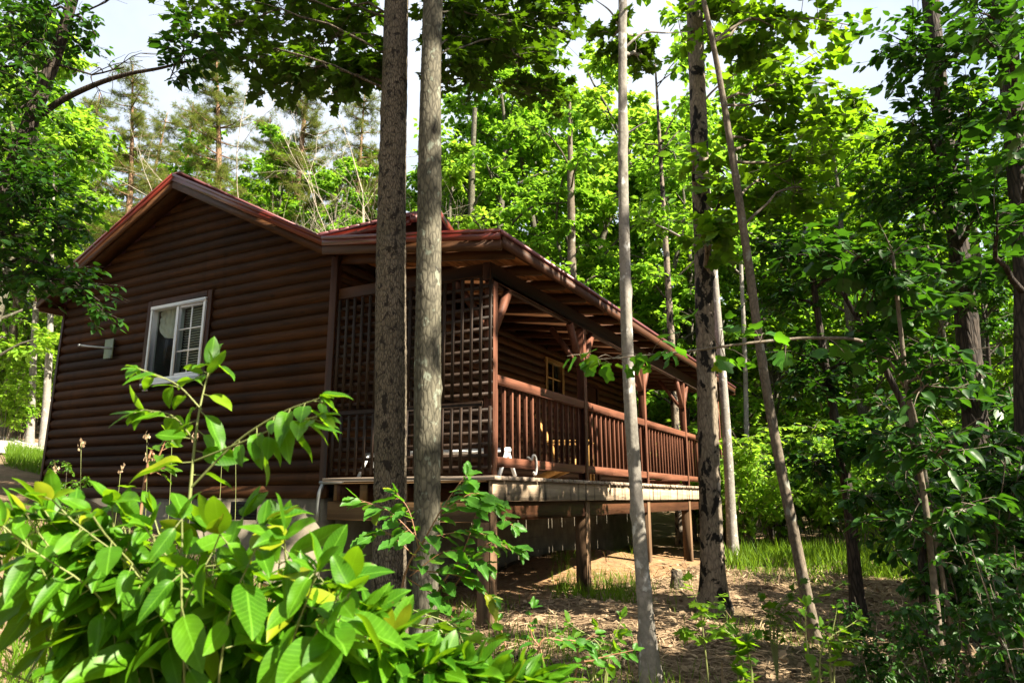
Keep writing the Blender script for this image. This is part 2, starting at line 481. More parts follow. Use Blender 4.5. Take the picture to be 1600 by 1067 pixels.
M['leaf_maple'] = leaf_mat('leaf_maple_shade', (0.012, 0.036, 0.003), (0.040, 0.095, 0.006), (0.13, 0.27, 0.006), 0.33, 0.5, 0.2)
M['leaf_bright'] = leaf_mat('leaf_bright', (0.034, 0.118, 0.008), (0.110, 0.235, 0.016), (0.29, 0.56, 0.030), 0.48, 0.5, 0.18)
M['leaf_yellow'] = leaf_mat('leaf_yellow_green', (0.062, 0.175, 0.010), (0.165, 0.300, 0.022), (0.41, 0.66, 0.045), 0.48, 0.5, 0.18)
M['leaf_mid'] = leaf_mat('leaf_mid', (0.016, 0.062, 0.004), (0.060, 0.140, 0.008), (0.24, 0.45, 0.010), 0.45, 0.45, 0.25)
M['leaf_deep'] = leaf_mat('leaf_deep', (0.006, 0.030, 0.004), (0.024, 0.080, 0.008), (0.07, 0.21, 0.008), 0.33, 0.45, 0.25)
M['leaf_fore'] = leaf_mat('leaf_foreground', (0.006, 0.056, 0.004), (0.072, 0.195, 0.005), (0.24, 0.48, 0.008), 0.42, 0.42, 0.22, 3.0, 75)
M['leaf_blue'] = leaf_mat('leaf_sapling', (0.014, 0.080, 0.010), (0.050, 0.150, 0.012), (0.13, 0.36, 0.010), 0.38, 0.45, 0.25, 2.0, 60)
M['needle'] = leaf_mat('pine_needle', (0.050, 0.085, 0.012), (0.130, 0.165, 0.026), (0.26, 0.32, 0.03), 0.4, 0.5, 0.2)
M['grass'] = leaf_mat('grass_blade', (0.035, 0.095, 0.006), (0.110, 0.200, 0.012), (0.25, 0.42, 0.02), 0.4, 0.5, 0.2)
M['straw'] = leaf_mat('dry_straw', (0.095, 0.060, 0.034), (0.37, 0.27, 0.17), (0.2, 0.15, 0.1), 0.1, 0.8, 0.2)

# ------------------------------------------------------------------ leaves
def T_kite():
    v = [(0,0,0),(0.30,0.42,0.05),(0,1,0),(-0.30,0.42,0.05)]
    return np.array(v, float), [(0,1,2),(0,2,3)]
def T_kite6():
    v = [(0,0,0),(0.24,0.2,0.04),(0.27,0.6,0.05),(0,1.0,-0.03),(-0.27,0.6,0.05),(-0.24,0.2,0.04)]
    return np.array(v, float), [(0,1,2,3),(0,3,4,5)]
def T_maple():
    o = [(0,0),(0.16,0.05),(0.42,-0.02),(0.36,0.20),(0.62,0.42),(0.36,0.46),(0.30,0.66),(0.17,0.62),(0,1.0)]
    pts = o + [(-x, y) for x, y in reversed(o[1:-1])]
    v = [(x, y, 0.10*abs(x) - 0.10*(y-0.4)**2) for x, y in pts] + [(0, 0.35, -0.01)]
    n = len(pts)
    return np.array(v, float), [(i, (i+1) % n, n) for i in range(n)]
def T_tulip():
    o = [(0,0),(0.14,-0.03),(0.30,0.02),(0.45,0.14),(0.50,0.27),(0.45,0.36),(0.38,0.44),(0.39,0.58),(0.45,0.74),(0.42,0.84),(0.33,0.88),(0.18,0.84),(0,0.78)]
    pts = o + [(-x, y) for x, y in reversed(o[1:-1])]
    v = [(x, y, 0.16*abs(x) - 0.16*(y-0.3)**2) for x, y in pts] + [(0, 0.38, -0.015)]
    n = len(pts)
    return np.array(v, float), [(i, (i+1) % n, n) for i in range(n)]
def T_oval(n=7, w=0.24, curl=0.16, tooth=0.0):
    ys = np.linspace(0, 1, n+1)
    v = []; F = []
    for i, y in enumerate(ys):
        hw = w*max(0.0, math.sin(PI*min(1, y**0.85)))**0.75 + 0.004
        if tooth and 0 < i < n: hw *= 1 + tooth*(1 if i % 2 else -1)
        z = -curl*y*y + 0.02*math.sin(y*9)
        v += [(-hw, y, z+0.30*hw), (-hw*0.5, y, z+0.10*hw), (0, y, z), (hw*0.5, y, z+0.10*hw), (hw, y, z+0.30*hw)]
    for i in range(n):
        for j in range(4):
            a = i*5+j
            F.append((a, a+1, a+6, a+5))
    return np.array(v, float), F
def T_tuft(n=14, seed=1):
    r = np.random.default_rng(seed); v = []; F = []
    for k in range(n):
        d = r.standard_normal(3); d[1] = abs(d[1])*0.9+0.35; d /= np.linalg.norm(d)
        s = np.cross(d, r.standard_normal(3)); s /= np.linalg.norm(s)
        b = len(v); v += [tuple(-s*0.022), tuple(s*0.022), tuple(d*r.uniform(.7, 1.1))]; F.append((b, b+1, b+2))
    return np.array(v, float), F
LT = dict(kite=T_kite(), kite6=T_kite6(), maple=T_maple(), tulip=T_tulip(), oval=T_oval(), ovalw=T_oval(7, 0.30, 0.2), fore=T_oval(9, 0.225, 0.24), serr=T_oval(8, 0.25, 0.12, 0.12), tuft=T_tuft())

class Leaves:
    def __init__(self): self.p = []; self.d = []; self.n = []; self.s = []
    def add(self, p, d, n, s):
        self.p.append(np.atleast_2d(p)); self.d.append(np.atleast_2d(d)); self.n.append(np.atleast_2d(n)); self.s.append(np.atleast_1d(s))
    def mesh(self, name, kind, off, smooth=True, bend=0.0, rng=None):
        tv, tf = LT[kind]
        p = np.concatenate(self.p) - np.asarray(off, float); d = np.concatenate(self.d); n = np.concatenate(self.n); s = np.concatenate(self.s)
        d = d/(np.linalg.norm(d, axis=1, keepdims=True)+1e-9)
        n = n - d*np.sum(n*d, axis=1, keepdims=True); n /= (np.linalg.norm(n, axis=1, keepdims=True)+1e-9)
        x = np.cross(d, n)
        K = len(p); nv = len(tv)
        tvv = np.broadcast_to(tv, (K, nv, 3)).copy()
        if rng is not None:      # each leaf its own width, fold and curl
            tvv[:, :, 0] *= rng.uniform(0.8, 1.2, (K, 1))
            tvv[:, :, 2] *= rng.uniform(0.3, 1.9, (K, 1))
            tvv[:, :, 2] += tvv[:, :, 0]*tvv[:, :, 1]*rng.normal(0, 0.25, (K, 1)) - rng.normal(0.05, 0.10, (K, 1))*tvv[:, :, 1]**2
        V = p[:, None, :] + s[:, None, None]*(tvv[:, :, 0:1]*x[:, None, :] + tvv[:, :, 1:2]*d[:, None, :] + tvv[:, :, 2:3]*n[:, None, :])
        fl = np.concatenate([np.array(f) for f in tf]); ln = np.array([len(f) for f in tf])
        flat = (fl[None, :] + (np.arange(K)*nv)[:, None]).ravel()
        lens = np.tile(ln, K)
        me = mesh_arrays(name, V.reshape(-1, 3), flat, lens, smooth)
        if kind in ('fore', 'oval', 'ovalw', 'serr', 'tulip', 'maple'):
            a_ = me.attributes.new('leaf_xy', 'FLOAT_VECTOR', 'POINT')
            a_.data.foreach_set('vector', np.tile(tv.astype(np.float32), (K, 1)).ravel())
        return me

def rdir(rng, n):
    v = rng.standard_normal((n, 3)); return v/np.linalg.norm(v, axis=1, keepdims=True)

def polyl(pts, m):
    """smooth resample of a polyline (Catmull-Rom)"""
    P = np.asarray(pts, float)
    if len(P) == 2:
        t = np.linspace(0, 1, m)[:, None]; return P[0]*(1-t)+P[1]*t
    Q = np.vstack((2*P[0]-P[1], P, 2*P[-1]-P[-2]))
    t = np.linspace(0, len(P)-1-1e-6, m); i = t.astype(int); f = (t-i)[:, None]
    a, b, c, d = Q[i], Q[i+1], Q[i+2], Q[i+3]
    return 0.5*((2*b)+(-a+c)*f+(2*a-5*b+4*c-d)*f**2+(-a+3*b-3*c+d)*f**3)

def leafy(rng, lv, pts, n, size, flat=0.65, droop=0.25, t0=0.15, fan=0.9):
    """n leaves along a twig"""
    pts = np.asarray(pts); m = len(pts)
    t = rng.uniform(t0, 1, n); f = t*(m-1); i = np.minimum(f.astype(int), m-2); fr = (f-i)[:, None]
    p = pts[i]*(1-fr)+pts[i+1]*fr
    tan = pts[i+1]-pts[i]; tan = tan/(np.linalg.norm(tan, axis=1, keepdims=True)+1e-9)
    side = np.cross(tan, (0, 0, 1.0)); side /= (np.linalg.norm(side, axis=1, keepdims=True)+1e-6)
    sg = rng.choice([-1, 1], n)[:, None]
    d = tan*0.55 + side*sg*fan*rng.uniform(0.5, 1.2, (n, 1)) + rdir(rng, n)*0.35
    d[:, 2] -= droop*rng.uniform(0.2, 1.6, n)
    nn = rdir(rng, n)*(1-flat); nn[:, 2] += flat
    lv.add(p + d*size*0.25, d, nn, size*rng.uniform(0.6, 1.25, n))

def clump(rng, mb, lv, A, C, rad, ntw, nlf, size, r0=0.02, flat=0.65, droop=0.3, u0=0.4, zs=0.7, sag=0.1, twr=0.004):
    """a limb from A to C with leafy twigs round its end"""
    A = np.asarray(A, float); C = np.asarray(C, float); L = np.linalg.norm(C-A)
    mid = (A+C)/2 + rng.standard_normal(3)*L*0.07; mid[2] += sag*L
    limb = polyl([A, mid, C], 9)
    limb[1:-1] += rng.standard_normal((7, 3))*L*0.012
    mb.tube(limb, np.linspace(r0, twr*1.3, 9), 6)
    for k in range(ntw):
        u = rng.uniform(u0, 1.0); f = u*8; i = min(int(f), 7); s = limb[i]*(1-(f-i))+limb[i+1]*(f-i)
        e = rdir(rng, 1)[0]*rng.uniform(0.45, 1.0)*rad; e[2] *= zs
        E = (C if rng.random() < 0.6 else s) + e
        md = (s+E)/2 + rng.standard_normal(3)*rad*0.1; md[2] += 0.06*rad
        tw = polyl([s, md, E], 5)
        mb.tube(tw, np.linspace(twr, twr*0.35, 5), 4, cap=False)
        leafy(rng, lv, tw, nlf, size, flat, droop)

def trunk_path(pxs, Y, top=14.0, lean=0.0):
    """pxs = (px,py,width px, optional Y) from the top down; grows the trunk up to height `top` and into the ground"""
    P = []; W = []
    for q in pxs:
        y = q[3] if len(q) > 3 else Y
        P.append(at(q[0], q[1], y)); W.append(q[2]*pxm(q[0], q[1], y)/2)
    P.reverse(); W.reverse()
    gz = g(P[0][0], P[0][1])
    if P[0][2] > gz:
        d = (P[0]-P[1]); d = d/abs(d[2]) if abs(d[2]) > .05 else np.array((0, 0, -1.0))
        h = P[0][2]-gz+0.15
        b = P[0]+np.array((d[0]*h*0.6, d[1]*h*0.6, -h))
        P.insert(0, b); W.insert(0, W[0]*1.25)
    if P[-1][2] < top:
        d = P[-1]-P[-2]; d /= np.linalg.norm(d)
        h = (top-P[-1][2])/max(d[2], .3)
        P.append(P[-1]+d*h*0.5); W.append(W[-1]*0.65)
        P.append(P[-2]+d*h); W.append(W[-2]*0.3)
    return np.array(P), np.array(W)

def trunk_tube(rng, mb, P, W, n=24, step=0.05, lump=0.05, flare=0.35, knots=6):
    L = np.sum(np.linalg.norm(np.diff(P, axis=0), axis=1)); m = int(min(320, max(24, L/step)))
    c = polyl(P, m); t = np.linspace(0, len(P)-1, m); r = np.interp(t, np.arange(len(P)), W)
    h = c[:, 2]-c[0, 2]
    r = r*(1+flare*np.exp(-np.maximum(h-0.1, 0)/0.18))
    k = mb.n
    mb.tube(c, r, n)
    V = mb.v[-1].reshape(m, n, 3)
    a = np.linspace(0, 2*PI, n, endpoint=False)
    off = np.zeros((m, n))
    for q in range(7):
        fz = rng.uniform(0.4, 3.5); fa = rng.integers(1, 5); ph = rng.uniform(0, 6.28, 2)
        off += np.sin(h[:, None]*fz+ph[0])*np.sin(a[None, :]*fa+ph[1]+h[:, None]*0.3)/(1+0.5*q)
    off = off*lump*0.5
    for q in range(knots):
        zc = rng.uniform(0.3, 6); ac = rng.uniform(0, 6.28); s = rng.uniform(0.03, 0.08)
        da = np.angle(np.exp(1j*(a-ac)))
        off += (0.26 if knots >= 10 else 0.13)*np.exp(-((h[:, None]-zc)/s)**2-(da[None, :]/0.45)**2)
    off += rng.standard_normal((m, n))*0.012
    mb.v[-1] = (c[:, None, :]+(V-c[:, None, :])*(1+off[:, :, None])).reshape(-1, 3)
    return c, r

def tree_root(name, base, label, cat='tree', group=None):
    o = empty(name, tuple(base)); tag(o, label, cat, group)
    return o

# ------------------------------------------------------------------ ground
def axisgrid(lo, hi, fine_lo, fine_hi, fine, coarse):
    a = [fine_lo]
    while a[-1] < fine_hi: a.append(a[-1]+fine)
    x = fine_lo; s = fine; pre = []
    while x > lo: s = min(coarse, s*1.35); x -= s; pre.append(x)
    s = fine
    while a[-1] < hi: s = min(coarse, s*1.35); a.append(a[-1]+s)
    return np.array(pre[::-1]+a)
gx = axisgrid(-260, 260, -10, 9, 0.14, 25); gy = axisgrid(-60, 300, 0.5, 17, 0.14, 25)
XX, YY = np.meshgrid(gx, gy)
rg = np.random.default_rng(5)
ZZ = G(XX, YY) + rg.normal(0, 0.008, XX.shape)
nx, ny = len(gx), len(gy)
ii = (np.arange(ny-1)[:, None]*nx+np.arange(nx-1)[None, :]).ravel()
Q = np.stack((ii, ii+1, ii+nx+1, ii+nx), -1)
me = mesh_arrays('ground', np.stack((XX, YY, ZZ), -1).reshape(-1, 3), Q.ravel(), np.full(len(Q), 4), True)
tag(link('ground', me, M['ground']), kind='structure')

def sheet(name, pts_fn, nu, nv, m):
    V = np.array([pts_fn(u, v) for v in np.linspace(0, 1, nv) for u in np.linspace(0, 1, nu)])
    i = (np.arange(nv-1)[:, None]*nu+np.arange(nu-1)[None, :]).ravel()
    q = np.stack((i, i+1, i+nu+1, i+nu), -1)
    o = link(name, mesh_arrays(name, V, q.ravel(), np.full(len(q), 4), True), m)
    return tag(o, kind='structure')
def drive(u, v):
    x = -26+u*17.5; y = 16.6+(x+9)*0.10+(v-0.5)*(4.0+0.4*math.sin(u*9))
    return (x, y, g(x, y)+0.03)
sheet('driveway', drive, 60, 16, M['gravel'])
UR = np.array((0.4726, 0.8813)); UL = np.array((-0.8813, 0.4726)); P0 = np.array((-0.23, 6.76))
def W2(s, t):
    return P0 + UR*s + UL*t
def soil(u, v):
    a = 2*PI*u; rr = v*(1+0.12*math.sin(3*a)+0.08*math.sin(7*a+1))
    q = W2(5.0+4.3*rr*math.cos(a), 0.75+1.15*rr*math.sin(a))
    return (q[0], q[1], g(q[0], q[1])+0.012+0.03*(1-v)+0.02*math.sin(9*a)*v*(1-v))
sheet('bare_soil', soil, 90, 14, M['soil'])

# ------------------------------------------------------------------ cabin  (local x = along the porch, y = along the gable wall)
cabin = empty('log_cabin', (P0[0], P0[1], 0), math.atan2(UR[1], UR[0]))
tag(cabin, 'dark brown log cabin with red metal roof trim and railed porch on posts', 'cabin')
LEN = 10.3; YH = 2.0; YW = 7.26
DK = 1.646
RP = [(7.54, 4.35), (4.69, 5.64), (1.96, 4.257), (-0.304, 3.927)]
def roof_z(y):
    ys = [p[0] for p in RP][::-1]; zs = [p[1] for p in RP][::-1]
    return float(np.interp(y, ys, zs))
rc = np.random.default_rng(11)
def log_wall(name, m, along, fixed, a_lo, a_hi, zlo, zhi, outward, top=None, holes=(), h=0.137):
    """courses of half round log siding; along = 'x' or 'y'"""
    mb = MB(); z = zlo; K = 6
    while z < zhi:
        jit = rc.normal(0, 0.003)
        zs = [z+h*k/K for k in range(K+1)]
        pr = [0.045*math.sin(PI*(0.04+0.92*k/K))**0.7 + jit*(0 < k < K) for k in range(K+1)]
        pr[0] = 0.0; pr[-1] = 0.0
        segs = [(a_lo, a_hi)]
        for (h0, h1, hz0, hz1) in holes:
            if z+h*0.5 > hz0 and z+h*0.5 < hz1:
                ns = []
                for s0, s1 in segs:
                    if h0 > s0: ns.append((s0, min(h0, s1)))
                    if h1 < s1: ns.append((max(h1, s0), s1))
                segs = ns
        for s0, s1 in segs:
            cuts = [s0]
            while cuts[-1]+3.6 < s1: cuts.append(cuts[-1]+rc.uniform(2.4, 3.6))
            cuts.append(s1)
            for c0, c1 in zip(cuts[:-1], cuts[1:]):
                if c1-c0 < 0.02: continue
                if c1 < s1: c1 -= 0.003
                V = []
                nseg = max(2, int((c1-c0)/0.3))
                for k in range(K+1):
                    y0, y1 = c0, c1
                    if top:
                        t0, t1 = top(zs[k]); y0 = min(max(c0, t0), c1); y1 = max(min(c1, t1), c0)
                        if y1 < y0: y0 = y1 = (y0+y1)/2
                    for q in range(nseg+1):
                        a = y0+(y1-y0)*q/nseg
                        p = fixed+outward*(pr[k]+0.0015*math.sin(a*3.1+z*40))
                        V.append((p, a, zs[k]) if along == 'y' else (a, p, zs[k]))
                w_ = nseg+1; F = []
                for k in range(K):
                    for q in range(nseg):
                        F.append((k*w_+q, k*w_+q+1, (k+1)*w_+q+1, (k+1)*w_+q))
                mb.add(V, F)
        z += h
    # solid backing
    return mb.build(name, m, cabin, smooth=True)
def gable_top(z):
    d = 5.64-0.16-z
    return (4.69-d/0.507, 4.69+d/0.454)
WIN = (4.11, 5.20, 2.90, 3.94)
T = 0.09
log_wall('gable_wall', M['log_y'], 'y', 0.0, YH+0.06, YW-0.02, 1.58, 5.48, -1, gable_top, [(WIN[0]-T, WIN[1]+T, WIN[2]-T+0.03, WIN[3]+T+0.05)])
PW = (5.48, 6.13, 3.30, 3.85); DOOR = (7.0, 7.9, 1.66, 3.66)
log_wall('porch_wall', M['log_x'], 'x', YH, 0.02, LEN, 1.66, 4.2, -1, None, [(PW[0]-.07, PW[1]+.07, PW[2]-.07, PW[3]+.07), (DOOR[0]-.08, DOOR[1]+.08, 1.5, DOOR[3]+.08)])
log_wall('rear_wall', M['log_y'], 'y', LEN, YH, YW, 1.58, 5.48, 1, gable_top)
log_wall('far_side_wall', M['log_x'], 'x', YW, 0.0, LEN, 1.58, 4.3, 1)
# inner shell so no light leaks through the courses
mb = MB()
mb.box(0.05, LEN-0.05, YH+0.05, YH+0.09, 1.5, PW[2]-0.02)
mb.box(0.05, LEN-0.05, YH+0.05, YH+0.09, PW[3]+0.02, 4.2)
mb.box(0.05, PW[0], YH+0.05, YH+0.09, PW[2]-0.02, PW[3]+0.02)
mb.box(PW[1], LEN-0.05, YH+0.05, YH+0.09, PW[2]-0.02, PW[3]+0.02)
mb.box(0.05, LEN-0.05, YW-0.09, YW-0.05, 1.5, 4.2)
for x0 in (0.03, LEN-0.07):
    if x0 < 1:
        mb.box(x0, x0+.04, YH+0.09, WIN[0]-.03, 1.5, 4.2); mb.box(x0, x0+.04, WIN[1]+.03, YW-0.09, 1.5, 4.2)
        mb.box(x0, x0+.04, WIN[0]-.03, WIN[1]+.03, 1.5, WIN[2]-.03); mb.box(x0, x0+.04, WIN[0]-.03, WIN[1]+.03, WIN[3]+.03, 4.2)
    else:
        mb.box(x0, x0+.04, YH+0.09, YW-0.09, 1.5, 4.2)
    mb.add([(x0, YH+.1, 4.2), (x0, YW-.1, 4.2), (x0, 4.69, 5.42)], [(0, 1, 2)])
mb.box(0.05, LEN-0.05, YH+0.09, YW-0.09, 1.46, 1.5)
mb.build('inner_lining', M['dark'], cabin)
# corner boards and skirt
for (x0, x1, y0, y1) in ((-0.052, 0.02, YH-0.045, YH+0.06), (-0.052, 0.0, YW-0.02, YW+0.042), (LEN-0.03, LEN+0.042, YH-0.042, YH+0.05)):
    MB().bbox(x0, x1, y0, y1, 1.58, 4.18 if y0 < 5 else 4.22).build('corner_board', M['trim_z'], cabin)
MB().box(-0.022, 0.03, YH-0.02, YW+0.01, 1.44, 1.577).build('skirt_board', M['trim_y'], cabin)
# foundation
mb = MB()
mb.box(0.0, 0.2, YH+0.02, YW, -0.6, 1.437); mb.box(0.2, LEN, YH+0.02, YH+0.22, -0.6, 1.50)
mb.box(0.2, LEN, YW-0.2, YW, -0.3, 1.437); mb.box(LEN-0.2, LEN, YH+0.22, YW-0.2, -0.6, 1.437)
fd = mb.build('foundation', M['block'], cabin)
for y0 in (3.0, 5.3):
    mb = MB()
    mb.box(-0.012, -0.002, y0, y0+0.42, 1.20, 1.40)
    for k in range(5): mb.box(-0.022, -0.013, y0+0.01, y0+0.41, 1.215+0.037*k, 1.232+0.037*k)
    mb.build('foundation_vent', M['dark'], cabin)
# gable window
wroot = MB()
x0 = -0.062
a, b_, c, d = WIN
wroot.bbox(x0, 0.02, a-T, a-0.002, c-T+0.03, d+T); wroot.bbox(x0, 0.02, b_+0.002, b_+T, c-T+0.03, d+T)
wroot.bbox(x0-0.004, 0.02, a-0.002, b_+0.002, d+0.002, d+T)
win = wroot.build('window', M['trim_z'], cabin)
f = MB(); fw = 0.05
f.bbox(-0.080, 0.03, a, b_, c, c+fw+0.01); f.bbox(-0.080, 0.03, a, b_, d-fw, d)
f.bbox(-0.074, 0.03, a, a+fw, c+fw+.01, d-fw); f.bbox(-0.074, 0.03, b_-fw, b_, c+fw+.01, d-fw)
mid = (a+b_)/2
f.bbox(-0.066, 0.03, mid-0.03, mid+0.03, c+fw+.01, d-fw)
f.bbox(-0.055, 0.02, a+fw, mid-0.03, c+fw+.01, c+fw+.045); f.bbox(-0.055, 0.02, a+fw, mid-0.03, d-fw-.035, d-fw)
f.bbox(-0.054, 0.02, a+fw, a+fw+.03, c+fw+.045, d-fw-.035)
f.bbox(-0.105, -0.03, a-0.02, b_+0.02, c-0.035, c-0.001)
f.build('frame', M['white'], win)
mu = MB()
ga, gb, gc, gd = a+fw+.03, mid-.03, c+fw+.045, d-fw-.035
mu.box(-0.040, -0.028, (ga+gb)/2-.008, (ga+gb)/2+.008, gc, gd)
for q in (1, 2): mu.box(-0.0405, -0.0275, ga, gb, gc+(gd-gc)*q/3-.008, gc+(gd-gc)*q/3+.008)
mu.build('muntin', M['white'], win)
MB().box(-0.026, -0.022, ga, gb, gc, gd).build('pane', M['glass'], win)
MB().box(0.006, 0.010, mid+.03, b_-fw, c+fw+.01, d-fw).build('pane', M['glass'], win)
bl = MB()
for k in range(22):
    z = gd-0.01-k*(gd-gc)*0.040
    bl.bar((0.050, ga-.02, z), (0.050, gb, z-0.004), 0.028, 0.0015, (0.45, 0, 1))
bl.build('blind', M['blind'], win)
cu = MB(); nY = 26; nz_ = 10; V = []; F = []
for k in range(nz_+1):
    for q in range(nY+1):
        u = q/nY; y = mid+0.03+u*(b_-fw-mid-0.03)
        low = 0.18+0.28*math.sin(u*PI)**1.2+0.05*math.sin(u*9)
        z = d-0.02-k/nz_*low
        V.append((0.045+0.014*math.sin(u*26)+0.012*math.sin(k*1.7+u*7), y, z))
for k in range(nz_):
    for q in range(nY):
        i = k*(nY+1)+q; F.append((i, i+1, i+nY+2, i+nY+1))
cu.add(V, F).build('curtain', M['curtain'], win, smooth=True)
# porch window and door
a, b_, c, d = PW
f = MB(); f.bbox(a-.07, a, YH-.06, YH+.05, c-.07, d+.07); f.bbox(b_, b_+.07, YH-.06, YH+.05, c-.07, d+.07)
f.bbox(a, b_, YH-.058, YH+.05, d, d+.07); f.bbox(a, b_, YH-.058, YH+.05, c-.07, c)
pwin = f.build('window', M['tan'], cabin)
pwin['label'] = 'small tan framed porch window'
MB().box(a, b_, YH+.005, YH+.009, c, d).build('pane', M['glass'], pwin)
f = MB(); f.box((a+b_)/2-.01, (a+b_)/2+.01, YH-.012, YH+.001, c, d); f.box(a, b_, YH-.0125, YH+.0005, (c+d)/2-.01, (c+d)/2+.01)
f.build('muntin', M['tan'], pwin)
a, b_, c, d = DOOR
f = MB(); f.bbox(a, b_, YH-.02, YH+.03, c, d)
for (u0, u1) in ((.12, .42), (.48, .78)):
    for (v0, v1) in ((.15, .8), (.95, 1.75)): f.bbox(a+u0, a+u1, YH-.032, YH-.019, c+v0, c+v1)
dr = f.build('door', M['trim_z'], cabin)
mb = MB(); mb.tube([(a+.07, YH-.02, c+.95), (a+.07, YH-.08, c+.95)], .012, 8); mb.tube([(a+.07, YH-.08, c+.95), (a+.19, YH-.08, c+.95)], .011, 8)
mb.build('handle', M['steel'], dr)
f = MB(); f.bbox(a-.08, a-.002, YH-.05, YH+.03, c, d+.08); f.bbox(b_+.002, b_+.08, YH-.05, YH+.03, c, d+.08); f.bbox(a-.002, b_+.002, YH-.05, YH+.03, d+.002, d+.08)
f.build('door_frame', M['trim_z'], dr)
# roof
XF, XB = -0.30, LEN+0.50
def band(poly, h0, h1):
    """strip between heights h0..h1 below a roof line"""
    return [(y, z-h0) for y, z in poly] + [(y, z-h1) for y, z in reversed(poly)]
def strips(mb, poly, h0, h1, x0, x1):
    for p, q in zip(poly[:-1], poly[1:]):
        mb.prism_x([(p[0], p[1]-h0), (q[0], q[1]-h0), (q[0], q[1]-h1), (p[0], p[1]-h1)], x0, x1)
mb = MB()
strips(mb, RP, 0.0, 0.025, XF, XB)
k = XF+0.05
while k < XB:
    for p, q in zip(RP[:-1], RP[1:]):
        mb.bar((k, p[0], p[1]+0.006), (k, q[0], q[1]+0.006), 0.03, 0.03)
    k += 0.23
mb.bar((XF-.01, 4.69, 5.655), (XB+.01, 4.69, 5.655), 0.22, 0.03)
roof = mb.build('roof', M['roofmetal'], cabin)
mb = MB(); strips(mb, RP, -0.012, 0.085, XF-0.024, XF-0.001); strips(mb, RP, -0.02, 0.018, XF-0.036, XF-0.0245)
mb.build('rake_trim', M['red'], roof)
mb = MB(); strips(mb, RP, -0.012, 0.085, XB+0.001, XB+0.024); mb.build('rake_trim', M['red'], roof)
MB().box(XF-.024, XB+.024, -0.330, -0.3055, 3.897, 3.935).build('eave_trim', M['roofmetal'], roof)
MB().box(XF-.024, XB+.024, 7.545, 7.57, 4.27, 4.36).build('eave_trim', M['red'], roof)
mb = MB(); strips(mb, RP, 0.0855, 0.185, XF-0.012, XF+0.025); mb.build('fascia', M['trim_y'], roof)
mb = MB(); strips(mb, RP, 0.0855, 0.20, XB-0.025, XB+0.012); mb.build('fascia', M['trim_y'], roof)
mb = MB(); mb.box(XF+.026, XB-.026, -0.316, -0.284, 3.782, 3.884); mb.build('fascia', M['trim_x'], roof)
mb = MB(); mb.box(XF+.026, XB-.026, 7.50, 7.54, 4.13, 4.27); mb.build('fascia', M['trim_x'], roof)
# soffit boards under the porch roof and under the gable overhangs
mb = MB(); w_ = 0.14; y = -0.28
while y < YH-0.02:
    y1 = min(y+w_-0.004, YH)
    z0, z1 = roof_z(y)-0.05, roof_z(y1)-0.05
    for x0, x1 in ((XF+.03, 3.3), (3.303, 6.8), (6.803, XB-.03)):
        mb.prism_x([(y, z0), (y1, z1), (y1, z1-.02), (y, z0-.02)], x0, x1)
    y += w_
mb.build('soffit', M['soffit'], cabin)
mb = MB(); strips(mb, [(7.5, roof_z(7.5)), (4.69, 5.64), (2.0, roof_z(2.0))], 0.135, 0.15, XF+.03, -0.035)
mb.build('soffit', M['trim_y'], cabin); mb = MB()
strips(mb, [(7.5, roof_z(7.5)), (4.69, 5.64), (2.0, roof_z(2.0))], 0.135, 0.15, LEN+.035, XB-.03)
mb.build('soffit', M['trim_y'], cabin)
x = 0.02
while x < LEN+0.2:
    mb = MB(); y0, y1 = -0.275, YH-0.04
    z0, z1 = roof_z(y0)-0.072, roof_z(y1)-0.072
    mb.prism_x([(y0, z0), (y1, z1), (y1, z1-.13), (y0, z0-.10)], x-.024, x+.024)
    mb.build('rafter', M['trim_y'], cabin)
    x += 0.61
MB().bbox(-0.05, LEN+.05, -0.045, 0.045, 3.56, 3.745).build('porch_beam', M['trim_x'], cabin)
# cross gable behind the porch roof
mb = MB()
CG = [(0.55, 4.76), (1.15, 5.04), (1.75, 4.76)]
mb.prism_y([CG[0], CG[1], CG[2], (CG[2][0], CG[2][1]-.03), (CG[1][0], CG[1][1]-.03), (CG[0][0], CG[0][1]-.03)], 1.42, 4.2)
y = 1.5
while y < 4.0:
    for p, q in ((CG[0], CG[1]), (CG[1], CG[2])):
        mb.bar((p[0]-.0, y, p[1]+.008), (q[0], y, q[1]+.008), 0.035, 0.03)
    y += 0.17
cg = mb.build('dormer', M['roofmetal'], cabin)
mb = MB(); mb.prism_y([(0.55, 4.75), (1.15, 5.03), (1.75, 4.75), (1.75, 4.64), (1.15, 4.92), (0.55, 4.64)], 1.40, 1.418)
mb.box(0.56, 0.58, 1.42, 3.4, 4.63, 4.728); mb.box(1.72, 1.74, 1.42, 3.4, 4.63, 4.728)
mb.build('rake_trim', M['red'], cg)
mb = MB(); mb.prism_y([(0.72, 4.0), (1.15, 4.0), (1.58, 4.0), (1.58, 4.82), (1.15, 4.99), (0.72, 4.82)], 1.7, 4.1)
mb.build('dormer_wall', M['log_x'], cg)
